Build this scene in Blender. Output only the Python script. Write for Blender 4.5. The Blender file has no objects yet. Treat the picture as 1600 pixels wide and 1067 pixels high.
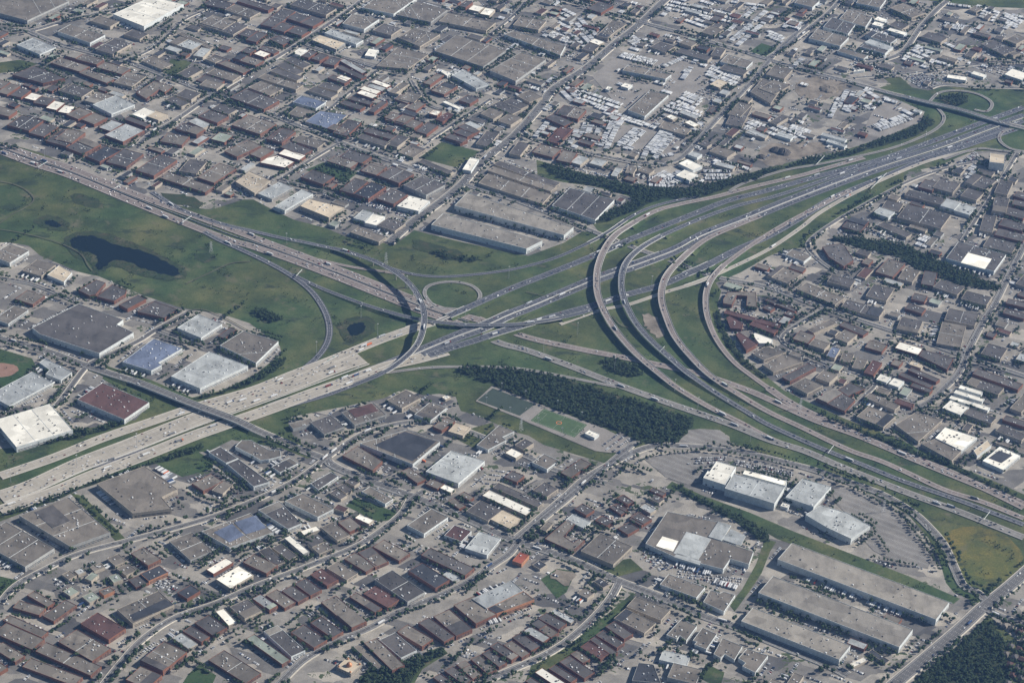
import bpy, math, random
import numpy as np
from mathutils import Matrix, Vector
rnd = random.Random(7)
nr = np.random.RandomState(11)
SC = bpy.context.scene
# ---------------------------------------------------------------- camera
F_PX, PITCH, ROLL, CAMH = 3900.0, math.radians(32), math.radians(2.5), 2864.0
Y0 = CAMH / math.tan(PITCH)
cam_d = bpy.data.cameras.new('camera'); cam = bpy.data.objects.new('camera', cam_d)
SC.collection.objects.link(cam); SC.camera = cam
cr, sr = math.cos(ROLL), math.sin(ROLL)
R0 = Vector((1, 0, 0)); U0 = Vector((0, math.sin(PITCH), math.cos(PITCH)))
FW = Vector((0, math.cos(PITCH), -math.sin(PITCH)))
RT = cr*R0 + sr*U0; UP = -sr*R0 + cr*U0
M = Matrix((RT, UP, -FW)).transposed().to_4x4(); M.translation = Vector((0, -Y0, CAMH))
cam.matrix_world = M
cam_d.sensor_width = 36; cam_d.lens = F_PX/1600*36; cam_d.clip_start = 5; cam_d.clip_end = 40000
def at(px, py, z=0.0):
    x = px-800.; y = 533.5-py
    x, y = cr*x - sr*y, sr*x + cr*y
    dy = F_PX*math.cos(PITCH) + y*math.sin(PITCH); dz = -F_PX*math.sin(PITCH) + y*math.cos(PITCH)
    t = -(CAMH-z)/dz
    return (x*t, dy*t - Y0, z)
def pix(p):
    v = Vector(p) - Vector((0, -Y0, CAMH))
    d = v.dot(FW)
    return (800 + F_PX*v.dot(RT)/d, 533.5 - F_PX*v.dot(UP)/d)
# ---------------------------------------------------------------- light
SUN_AZ, SUN_EL = math.radians(14), math.radians(33)      # azimuth measured from +X towards +Y
W = bpy.data.worlds.new('World'); SC.world = W; W.use_nodes = True
nt = W.node_tree; bg = nt.nodes['Background']; sky = nt.nodes.new('ShaderNodeTexSky')
sky.sky_type = 'NISHITA'; sky.sun_disc = False; sky.sun_elevation = SUN_EL
sky.sun_rotation = math.pi/2 - SUN_AZ; sky.altitude = 200
nt.links.new(sky.outputs[0], bg.inputs[0]); bg.inputs[1].default_value = 0.05
sd = bpy.data.lights.new('sun', 'SUN'); sd.energy = 5.0; sd.angle = math.radians(0.5); sd.color = (1, 0.95, 0.88)
so = bpy.data.objects.new('sun', sd); SC.collection.objects.link(so)
sv = Vector((math.cos(SUN_EL)*math.cos(SUN_AZ), math.cos(SUN_EL)*math.sin(SUN_AZ), math.sin(SUN_EL)))
so.rotation_euler = sv.to_track_quat('Z', 'Y').to_euler(); so.location = (900, 0, 900)
SC.view_settings.view_transform = 'Standard'; SC.view_settings.look = 'None'
SC.view_settings.exposure = 0.68; SC.view_settings.gamma = 1.0
SC.cycles.max_bounces = 4; SC.cycles.volume_step_rate = 4
# ---------------------------------------------------------------- traced outlines (pixels of the reference view; projected to the ground by at())
BLD = """
@0 800
gG10 50 50 340 225 165 345
gG10 120 20 425 -95 690 125 440 215
+d11.2 215 0 330 100 440 55 330 -45
gG7 1060 180 1190 300 1330 240
gB7 830 250 925 335 1000 290
gT6 665 290 720 335 795 305
gT6 720 355 790 395 860 365
kO7 885 380 930 430 1040 370
wB6 1285 360 1335 385 1470 320
wT8 1345 420 1440 475 1590 395
gT9 725 600 990 490 1095 575
+k9 812 645 1030 545 1088 580 838 682
rB8 495 690 610 625 800 715
gB8 360 805 480 730 700 845
gB6 230 870 290 810 605 985
gB6 145 965 195 910 500 1045
gB6 80 595 120 550 285 600
gB6 165 515 215 490 360 550
gB6 265 645 410 545 480 580
gB6 10 670 60 640 330 720
gB6 -20 760 40 690 240 820
gB6 -40 850 20 810 150 900
gB6 -60 960 -10 930 50 970
kB6 1110 500 1170 540 1250 490
gT5 385 390 430 420 480 395
lT5 465 365 490 390 535 370
gT5 560 345 590 370 660 345
cT6 675 400 710 440 770 420
cT5 400 490 440 525 490 490
cT6 515 525 560 565 625 530
gO6 620 490 650 520 715 490
dB5 800 420 850 470 930 440
dT7 1435 590 1530 670 1640 620
wT6 1345 615 1400 600 1500 680
dB7 1215 690 1330 770 1420 720
dB7 1145 740 1260 810 1310 775
lT6 1070 790 1180 855 1240 825
gB8 880 930 1025 805 1165 875
gB8 790 1045 880 960 1010 1020
gB6 1300 920 1400 860 1640 1000
@400 800
wG7 175 160 215 145 345 240
dT6 100 220 155 195 265 270
dT6 15 240 80 215 185 310
gB6 -60 320 -10 260 105 350
wT5 280 120 380 85 400 110
gT6 320 195 400 165 480 225
gT6 395 85 480 60 610 130
gB6 515 65 590 30 660 90
wT6 620 35 650 10 735 50
gW8 945 80 1050 135 1200 30
rW6 1180 145 1240 80 1345 120
lW7 1310 225 1395 120 1530 165
dB7 1030 265 1090 220 1370 345
kB8 960 370 1040 315 1195 430
lG5 1165 390 1205 365 1275 410
gB6 730 215 800 170 965 255
gB6 630 245 720 215 845 300
gB6 560 295 620 250 740 340
gT6 445 350 510 305 630 385
rB6 340 390 410 350 515 420
dB6 245 450 310 410 400 490
dB6 160 490 225 455 330 525
gB6 65 520 130 480 240 565
lB6 -20 540 30 510 130 590
dG9 735 415 850 360 1070 490
rB7 675 510 745 460 890 550
gB7 405 560 500 520 700 680
gB5 590 530 630 500 770 610
dB7 340 690 410 650 545 745
dB7 220 750 300 700 440 800
dW7 50 745 135 705 300 865
cB6 -60 790 -10 760 205 925
gG5 610 840 650 820 790 965
gB8 675 815 755 785 940 950
dW8 770 795 870 750 1010 860
gB8 880 745 950 700 1110 790
dB8 1015 690 1080 655 1240 775
gB8 1110 650 1210 605 1350 730
gB9 1235 580 1375 695 1505 635
dB6 1105 1030 1150 1005 1240 1065
dB6 1180 990 1230 960 1350 1050
gB6 1250 950 1310 925 1420 1010
gB6 1340 915 1400 890 1510 980
dB6 1410 880 1460 855 1570 940
dB6 1465 840 1510 810 1640 900
@800 800
gB6 205 165 345 45 395 72 325 150 385 190 420 165 455 175 380 245
lW6 340 50 380 10 485 65
gT9 425 240 550 130 755 210
RO7 -5 300 50 248 110 265
kT4 130 330 170 300 215 330
gT6 400 500 450 470 520 500
kT5 510 430 550 410 610 450
gT7 720 590 775 525 985 615
gT8 645 665 710 600 890 700
dB6 580 710 640 680 765 755
dB6 520 765 570 735 710 810
dB6 480 790 520 775 685 860
rB6 425 840 480 805 610 880
gB6 360 880 410 860 500 910
dB6 290 930 360 895 530 990
dB6 230 975 270 950 410 1035
wB6 145 1000 190 970 330 1067
dB6 80 1050 120 1030 240 1090
dB6 160 660 215 625 350 690
lT5 240 620 270 600 400 670
gB6 115 700 165 670 295 750
lB6 70 740 115 710 240 780
dB6 0 780 60 750 180 840
gB6 -50 830 0 800 110 880
dB5 520 50 570 20 640 55
dB5 660 100 730 60 795 100
dB5 730 40 790 5 870 45
gW9 835 195 970 -5 1290 60 1235 155 1510 245 1480 325 1365 290 1320 355 1010 275
+w10.5 900 210 940 150 1040 180 1005 245
+l11 1010 255 1090 120 1245 165 1165 295
+l12 1227 150 1290 55 1370 80 1310 175
+l8 1312 175 1370 110 1460 155 1430 215
+l6 1010 290 1030 268 1180 318 1170 340
gW7 940 455 980 385 1190 485
gW7 1195 560 1240 485 1300 505 1320 495 1395 515 1325 620
gW7 965 765 1060 665 1155 710 1090 800 1050 770 1030 790
gW7 1130 800 1190 720 1280 760 1215 855 1140 825 1155 808
gW7 1260 885 1315 785 1440 835 1390 920 1330 885 1305 910
gW7 1415 910 1470 850 1600 895 1520 1000 1440 960 1460 940
lW6 920 920 945 860 1115 900
gG8 975 1030 1010 940 1185 985
kG6 750 1050 790 940 885 950 930 1067
@1100 800 3.2
sW12 370 235 440 153 1222 455
sW12 268 400 345 318 1052 575
sW11 192 545 245 475 720 680
wT4 745 768 800 722 815 740
gT5 300 880 340 830 390 850
gT5 410 850 450 800 500 815
@1200 800
kT4 620 870 650 855 770 920
@0 534
lW7 245 130 280 105 380 150 450 190 380 240 285 200 310 175
lW8 180 200 330 255 20 375
rW10 485 360 640 255 930 380
wW11 285 395 455 550 90 640
bW9 765 125 960 -20 1140 40 990 130 1010 145 945 180
lW10 1070 215 1310 60 1550 150 1250 290
gT10 605 885 905 775 1110 920 1010 970 1070 1040 830 1070
@300 660
gW7 270 150 310 110 370 110 480 170 550 170 555 210 480 230 430 235 370 200
dW8 105 185 175 150 285 225 213 253
dW8 218 257 290 227 485 370 385 400
gB6 -5 380 120 320 195 365
gT5 105 415 190 360 265 375
dW6 495 275 610 220 665 255
dW8 415 545 545 490 685 630 600 665
gW8 580 490 690 440 885 540 785 590
gW9 60 680 365 565 510 685 235 780
+b9 135 690 250 635 325 708 235 752
+b9 262 628 400 582 465 662 338 702
dW6 740 380 865 310 915 335 790 420
dT5 860 440 900 415 970 455
dT5 900 400 945 380 1010 420
dT5 960 370 990 345 1045 375
gW6 1060 430 1110 400 1260 475
gB7 940 205 1035 145 1190 240 1130 300
gW10 1050 130 1340 45 1550 120 1380 260
+k10 1140 145 1330 60 1525 122 1378 245
@600 560
gT8 5 250 135 195 240 240
gW7 180 345 290 270 395 305
gB6 320 430 390 365 440 395
tT7 405 455 450 400 540 430
wT4 360 240 395 225 420 240
gW7 580 540 720 415 815 455 740 490 765 510 650 570
dT7 820 540 880 500 935 530
wT6 760 590 800 560 865 595
lW9 260 705 420 575 630 640 465 780
gW7 930 650 1000 595 1090 640
dB6 750 740 800 700 880 730
gB7 1120 720 1230 625 1290 660
dT6 675 800 715 775 1015 885
wT7 615 855 660 820 930 945
dT7 510 950 600 885 740 945
tT7 660 1000 745 945 870 1000
dT6 930 820 1000 770 1090 815
gB5 100 700 160 680 280 745
gB5 255 780 300 750 380 780
wT5 345 805 380 785 455 810
gB5 470 850 500 830 560 870
gB5 400 890 440 870 510 920
dB5 1195 940 1240 905 1310 950
dB5 1405 925 1450 905 1530 950
dB5 1445 870 1490 850 1565 890
dB5 1320 1010 1360 980 1440 1020
wW6 1260 470 1285 445 1340 475
dB5 1535 985 1590 955 1680 1000
@400 800
lG10 1350 540 1595 425 1670 490 1440 600
gO9 1442 602 1672 492 1740 545 1505 635
@960 640
wW14 555 425 585 380 597 384 640 320 760 355 690 468
lW15 690 490 745 400 1065 480 1000 585
wW11 802 400 817 375 1080 445 1070 475
lW12 1070 545 1175 430 1355 480 1245 605
lW12 1195 655 1290 595 1460 645 1600 725 1480 805 1330 735
wW5 1040 600 1055 575 1100 590
dB5 20 550 60 530 125 575
dB5 0 600 20 585 85 620
lT5 160 610 195 585 260 625
dB5 215 500 240 485 330 515
dT5 220 555 250 530 310 560
@1100 430
gB7 120 150 150 105 325 105 330 200 265 190 270 130 205 125 175 185 120 175
dB5 370 205 400 185 445 205
dB5 500 240 530 220 580 240
dB5 380 155 400 145 600 200
rB6 120 235 140 215 490 295
rB6 140 265 165 255 245 300 235 335 165 330
rB6 285 310 310 285 460 345
rB7 200 370 220 355 335 430 265 470
wW6 305 375 320 358 430 400 425 425 345 425
gT7 305 490 380 445 515 480 375 530
gT7 370 560 490 490 620 540 435 605
dB7 470 625 650 550 705 575
gT7 545 685 630 640 745 690 645 740
gT7 690 635 750 590 840 620
dB7 700 770 820 710 945 780 880 850
dB7 840 715 910 670 1005 710 900 755
gB6 565 400 600 345 690 380
gT7 650 430 690 395 790 425
bT7 750 500 800 445 855 455
gT6 835 530 870 480 940 490
gT6 905 570 955 515 1025 525
rB7 990 605 1055 530 1115 545
gT6 650 340 790 275 830 300
gT6 815 390 880 340 960 370
dB5 840 310 880 290 1040 345
gB6 995 445 1040 405 1150 430
wB6 1200 455 1225 415 1365 465
+k6 1217 452 1233 425 1345 463 1328 490
dB7 1343 502 1368 465 1560 520 1520 590
wW6 1075 650 1105 615 1170 635
wW6 1160 680 1190 640 1250 665
tT5 1280 555 1300 535 1375 560
dB6 1270 590 1300 575 1490 635
dB6 1210 620 1240 605 1450 670
dB6 1290 690 1310 670 1430 715
gT7 1000 760 1035 735 1230 810
gT7 950 880 1030 815 1200 880
@1300 534 5.333
gT7 530 690 690 590 920 650 720 830
wW8 860 800 945 710 1210 795 1080 905
gT7 750 850 860 807 1078 907 1000 990
tW6 1180 905 1300 815 1330 860
wW7 1255 990 1400 870 1570 945
+k8 1305 968 1392 905 1505 945 1412 1010
wW6 920 550 990 485 1140 545
wW6 975 470 995 445 1175 500
wW6 1165 530 1183 502 1315 550
wW6 1015 425 1035 398 1270 475
wW6 1055 385 1075 358 1260 415
dT7 1105 600 1145 550 1365 640
dT7 1120 350 1165 295 1430 390
dB7 1170 265 1215 220 1595 350
dB6 1425 650 1450 610 1640 680
dT7 1370 740 1410 690 1620 780
dT7 1250 100 1300 10 1460 60
lT6 1520 140 1570 90 1650 110
gT7 1510 560 1590 440 1680 480
@1100 430
gT7 1430 420 1490 290 1640 310
dT7 1185 330 1235 260 1370 280
@1200 234
gT6 0 790 70 725 205 780
gW6 120 660 155 620 260 670
dB8 340 605 450 585 480 600 535 690 475 730 380 670
gT7 180 870 240 830 480 925
dT7 360 820 400 780 550 810
dT7 455 985 490 935 730 1000
dT7 605 910 660 840 790 870
gB7 700 770 750 680 850 720
gT7 815 805 860 735 950 760
dB7 920 830 980 755 1060 760
dT7 1045 860 1080 810 1220 870
dT7 1205 930 1240 880 1400 920
dB6 885 930 915 895 1000 910
dB6 850 990 880 960 990 990
dT7 1090 1060 1130 990 1320 1020
dB6 430 470 520 420 640 440
dT6 680 470 720 450 910 520
dT7 700 360 740 315 850 335
lW7 665 395 700 358 790 392
dT9 800 420 870 340 1145 405
dT7 845 280 880 250 1115 300
lW7 1087 357 1117 307 1290 370
dT7 1215 290 1250 240 1345 275
dB6 930 230 980 185 1070 205
dT7 1045 240 1075 180 1195 220
dT7 1240 210 1290 150 1420 200
dT7 1430 270 1450 190 1530 210
dT7 1375 380 1420 290 1510 300
dT7 1300 500 1350 405 1430 415
dB6 1480 400 1500 355 1620 400
dB6 1440 470 1470 430 1620 470
dB6 1410 530 1440 490 1620 530
dB6 1540 290 1560 260 1640 290
dB6 1520 340 1540 310 1640 330
dT7 1345 600 1380 545 1560 590
dW9 1120 680 1190 575 1485 660
+w10 1215 710 1250 645 1395 690
tW20 1350 70 1390 20 1480 20
dB6 1490 960 1500 930 1620 960
dB6 1470 1020 1490 990 1620 1030
dT7 1560 840 1600 780 1680 810
@0 367
gW9 -60 130 60 55 180 100
gT7 145 225 230 155 345 190
tW7 295 250 370 190 450 235 400 295
gB6 95 400 170 345 280 380
gW6 -20 530 90 440 170 475
dB7 490 345 600 280 660 300 600 370 560 380
dB7 605 385 700 310 790 345 785 370 715 415
dB7 740 435 860 375 915 400
dB7 860 480 960 415 1110 465 1030 520
dW11 200 580 490 430 770 530 730 560 835 610 620 740 250 620
lW9 1105 580 1240 495 1390 555
gW9 1375 690 1520 600 1740 665 1600 800
@560 200
sW12 600 485 680 405 1345 620 1285 670
sW12 455 605 530 535 1150 705 1050 755
dW9 1210 485 1320 375 1600 450 1480 575
gT7 750 345 810 285 1205 415 1150 475
gT6 805 265 845 240 1250 360
dT6 840 225 880 205 1285 330
dT7 945 160 1000 85 1070 100
gB7 1080 150 1140 100 1270 130
gB7 1230 200 1280 140 1370 155
lT6 1330 215 1380 170 1440 190
lT6 1440 220 1480 185 1560 205
dT7 730 100 800 20 880 35
dB7 540 60 570 35 680 70
dB7 600 30 640 5 720 35
wW8 625 255 700 185 755 190
dT6 370 210 400 195 600 270
gT6 240 150 330 100 430 130
@380 200 5
dB8 195 90 290 0 405 35
gT7 380 100 440 55 640 115
dB7 290 150 370 105 540 175
wB7 285 205 325 165 475 225
wB7 130 270 185 235 270 215 400 265 325 310
gB8 650 0 710 -30 840 5
dT7 890 75 930 45 1140 120
dB7 940 30 980 0 1200 60
dT7 1110 125 1210 50 1300 75
gB7 660 260 720 215 895 275
dB7 755 225 830 170 1000 230
gB7 905 330 1000 270 1130 300
dB9 1050 370 1170 300 1335 360
dG9 1260 450 1400 370 1570 450
dB8 455 385 540 325 710 385
dB8 735 480 870 390 980 415
kB9 865 515 1000 420 1115 460
dB8 1040 550 1150 475 1285 520
wW9 1200 610 1305 530 1460 570 1370 650
lW7 865 705 935 640 1020 665
wW7 945 740 1015 670 1110 690
dT7 1050 760 1130 700 1265 750
gT7 840 815 900 775 1120 850
tT10 445 610 520 555 790 620 670 700
lW8 245 615 460 480 545 515 325 645
lG6 135 520 280 420 380 470
tT9 -60 420 50 340 210 410 90 510
@100 120 4.444
gT7 0 100 60 50 190 100
lW8 200 195 360 130 490 195
gT7 160 170 230 105 330 140
wW7 480 265 560 215 630 245
tT7 575 275 640 235 720 265
dB6 415 295 450 275 600 330
gB7 500 110 630 30 760 70 700 110 660 90 570 155
dT7 780 130 840 85 945 120
dT7 705 160 760 135 870 185
gB7 20 265 110 215 190 250
gB7 130 300 215 250 295 290
lB7 235 350 330 300 415 325
lB8 300 410 430 325 545 380
dT7 1015 220 1080 190 1210 225
dB7 930 275 1010 230 1145 275
lT6 860 310 920 285 1030 330
dB7 770 360 830 320 980 370
gB7 670 450 720 390 870 420
cB7 1010 430 1080 385 1180 405
gB8 1150 330 1280 265 1490 320
gB7 1110 515 1280 440 1370 480
gB7 1280 535 1380 485 1460 510
dB8 1420 430 1520 355 1600 370
dB8 1170 150 1260 85 1470 180
gT8 1280 75 1370 30 1520 85
gB8 -30 440 30 360 130 400
dB8 10 490 140 425 260 470
kB8 145 550 290 480 390 515
dB7 285 590 410 500 555 535
dB8 500 650 660 540 785 580
dT7 765 645 870 570 1000 580
gB7 930 700 1080 600 1195 640
gB7 660 700 720 660 1040 765
gT7 940 60 990 20 1110 50
@0 0 4.444
gG9 -120 60 60 -80 480 10 190 145
wW14 785 100 1050 -20 1275 30 1000 185
gT8 625 145 690 110 830 150
gW9 400 220 490 170 730 245 625 300
dT7 860 240 920 205 1030 240
dT9 645 335 790 270 920 300
lW8 110 310 230 265 400 325
gT8 1385 160 1480 105 1640 150
lT7 1180 300 1250 255 1400 310
lT7 1330 385 1400 330 1470 340
gT7 1000 430 1060 390 1170 460
gB7 460 395 500 360 700 430
gB7 360 440 420 400 610 470
gB7 680 470 730 430 890 490
gB7 545 505 600 480 800 550
dB8 85 520 240 460 450 545 300 580
dT7 405 630 480 580 640 630
gT7 800 575 890 500 1010 535
wB6 160 680 220 645 300 660
dB6 230 715 280 670 380 690
wB6 300 745 380 700 460 710
wB6 390 775 450 730 530 740
dB6 60 660 140 610 220 625
gB6 -20 640 70 580 140 600
dB8 50 870 150 800 300 840
dB7 190 920 300 855 410 880
dB7 320 980 430 900 570 940
gB7 -60 780 0 740 120 770
gB6 -60 600 0 555 70 575
gT7 1230 235 1260 225 1500 320
dB6 1370 560 1430 520 1550 570
dT6 1240 520 1330 460 1400 490
dB6 1430 415 1490 380 1590 420
@300 0 4.444
dT7 50 170 150 110 385 185
gT7 230 70 300 30 470 90
dB7 310 10 350 -10 575 50
dB7 70 30 130 -10 300 20
dT8 670 30 750 -10 1015 55
gW9 1180 55 1300 -30 1560 -10 1400 100
dB7 465 170 620 60 720 80
dB7 665 130 720 90 810 130
dB7 750 160 830 110 920 140
dB7 550 200 620 155 710 180
dB7 660 220 730 180 830 210
dB7 315 240 380 200 460 220
dB7 385 280 450 220 520 240
dB7 540 275 600 250 690 290
dB7 465 340 500 320 600 360
wB7 430 375 475 350 545 375
dB7 345 360 380 330 440 350
gB7 290 410 340 375 490 430
gB7 190 445 240 420 400 490
gT7 95 510 160 475 350 520
gT7 100 415 140 390 200 420
gW9 1045 165 1110 100 1300 135 1195 205
dT8 1250 210 1330 165 1460 195
gT8 1420 260 1520 205 1640 230
lW8 920 230 970 205 1190 280 1140 310
tG8 835 280 890 245 1065 300 1000 345
wW6 1185 385 1230 340 1300 345
wW7 695 370 750 335 805 350
dB7 760 390 820 350 870 365
dB7 835 410 890 370 945 390
dB7 905 440 960 395 1040 410
gT7 1280 460 1430 330 1640 380 1500 480
dT7 640 420 690 395 820 455
dT7 580 455 640 430 780 500
dT7 545 495 590 470 770 540
gT7 470 545 510 510 740 610
lB6 1020 420 1060 410 1240 490
dB6 1000 470 1040 455 1220 530
dB6 940 540 980 520 1100 560
wB6 1000 540 1040 520 1110 545
dT6 810 630 850 600 1000 660
dT6 870 600 910 570 1050 600
bW8 700 710 760 665 930 710 860 755
gT6 670 790 730 740 870 780 740 815
bT7 785 845 890 770 1080 800 960 900
dB8 965 920 1080 830 1180 850
wB6 1250 575 1275 555 1370 600
lB6 1215 605 1240 580 1340 620
wB6 1170 620 1200 595 1305 640
wB6 1150 650 1180 625 1280 670
tT7 1370 640 1440 575 1505 590
dB6 1090 690 1110 670 1250 720
dB6 1030 720 1060 695 1190 750
dB7 1220 770 1320 700 1360 710
gT7 1440 690 1500 640 1600 660
gB6 1330 830 1380 790 1450 800
dB6 1400 850 1450 805 1520 820
gB6 1470 870 1520 830 1600 850
@600 0 4.444
gG9 90 105 230 10 440 70 325 155
gT8 380 150 450 90 775 160 710 215
gT8 95 260 190 200 390 240 250 325
gG10 350 355 500 245 850 350 690 465
gG10 735 490 950 365 1125 415 915 565
gT8 870 170 950 115 1135 135
gW8 835 240 900 215 1260 320 1225 385
wT7 580 65 625 35 700 50
wT7 655 95 705 55 775 65
dB7 510 40 570 5 620 15
lW8 475 525 550 480 735 590 640 615
wW6 395 500 410 485 470 510 440 530
gT7 40 640 130 570 175 585
gB7 330 630 420 570 510 600
gB7 250 570 370 510 420 520
dB7 310 790 360 765 400 775
wB7 315 790 345 762 400 778
rB7 360 830 440 780 490 800
wW5 405 710 430 700 545 745
dB7 530 700 580 660 650 690
gB6 150 750 220 700 290 720
gB6 75 690 140 650 230 680
gB7 75 840 130 795 210 815
gB7 130 870 190 825 270 850
dB7 210 910 300 850 380 870
gB7 0 815 60 780 120 800
lT6 560 860 600 840 680 880
dB6 510 880 560 860 670 910
dB6 470 910 530 895 620 940
gB6 430 945 490 930 600 970
dT7 755 735 810 700 940 770
dT7 820 705 880 680 1010 730
gT7 930 670 1010 630 1090 680
gT7 670 790 740 750 840 780 760 830
gT7 790 840 860 790 960 820 880 870
gB8 1180 790 1250 730 1410 760
dB7 1120 820 1180 790 1310 850
rB7 1130 980 1230 880 1310 900
dT6 1370 340 1420 300 1500 320
gT7 1480 250 1560 170 1640 190
@860 0 4.444
gT7 325 250 430 140 530 170 390 265
wT6 265 290 310 270 380 290
gW9 540 765 690 630 820 660 655 810
gW8 500 490 540 450 840 520 800 550
gT7 750 885 790 840 980 900 940 940
wT6 800 810 840 795 890 815
wT6 930 850 970 835 1040 865
lT6 890 780 920 765 1040 810
tT7 1115 590 1170 550 1230 575
gW8 1180 430 1230 380 1405 430 1360 475
dT7 1180 480 1210 450 1370 495
dT7 1100 380 1150 330 1220 340
dT7 870 360 900 335 1120 400
gT7 1390 640 1470 550 1620 590 1530 720
gT7 1220 790 1310 710 1400 730
dT7 700 330 760 290 860 330
gT7 900 300 940 270 1020 300
wW6 380 620 400 600 425 605
wW6 490 600 520 575 570 590
dB7 250 60 340 10 440 40
gT7 1050 225 1110 180 1200 210
lT6 1365 910 1400 895 1510 935
@1200 0
gW9 255 240 310 180 505 235 450 290
dW10 345 170 400 110 545 155 500 215
gW10 445 120 500 60 650 110 610 170
gW9 170 20 210 -20 320 10
gW9 550 20 580 -20 740 -5 700 50
wW6 670 125 690 105 740 125
wW6 650 155 670 135 730 150
wW7 745 190 765 175 870 205
dW7 610 225 650 195 805 245
lW7 600 265 640 245 790 290
dW7 580 295 600 275 750 320
gW7 430 320 460 300 630 345
gT8 760 50 850 20 990 80
dT7 760 160 800 130 880 160
dT7 960 230 1000 200 1120 240
gT6 1070 360 1090 345 1190 375
dT8 1340 280 1410 250 1540 320
gT8 1480 250 1550 215 1620 240
gT7 1440 300 1490 290 1590 330
wW7 1110 485 1125 465 1245 475
wW6 1265 460 1290 445 1370 465
wW8 1475 465 1530 430 1640 465
lW5 905 695 920 682 965 695
wW5 535 450 540 440 605 432
gT7 0 470 40 410 150 440
gT8 -40 560 40 500 130 540
lW6 330 845 345 830 495 870
lW6 365 885 380 870 490 910
gT7 1250 60 1290 40 1340 55
lW6 50 845 70 825 160 855
dT6 30 770 80 720 120 740
@840 120
gT7 115 220 160 180 300 210
lW6 950 490 970 465 1020 490
wW7 885 545 940 515 1025 560
wW8 860 615 920 580 1005 610
lT6 470 620 490 565 530 575
gT6 550 600 570 560 620 570
gT6 640 590 660 560 720 590
dT6 1010 420 1040 400 1090 420
lT6 1110 550 1130 530 1240 560
dT6 1195 300 1240 170 1340 190
lT6 1300 350 1320 330 1440 370
gT6 1060 460 1130 430 1250 460
@300 360 3.194
gG6 487 968 590 937 608 962
dG7 600 965 690 920 745 985
gG7 765 922 905 858 950 925
+r7.4 785 905 895 865 925 905
@0 0 1
gT6 640 640 652 632 664 638
"""
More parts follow.
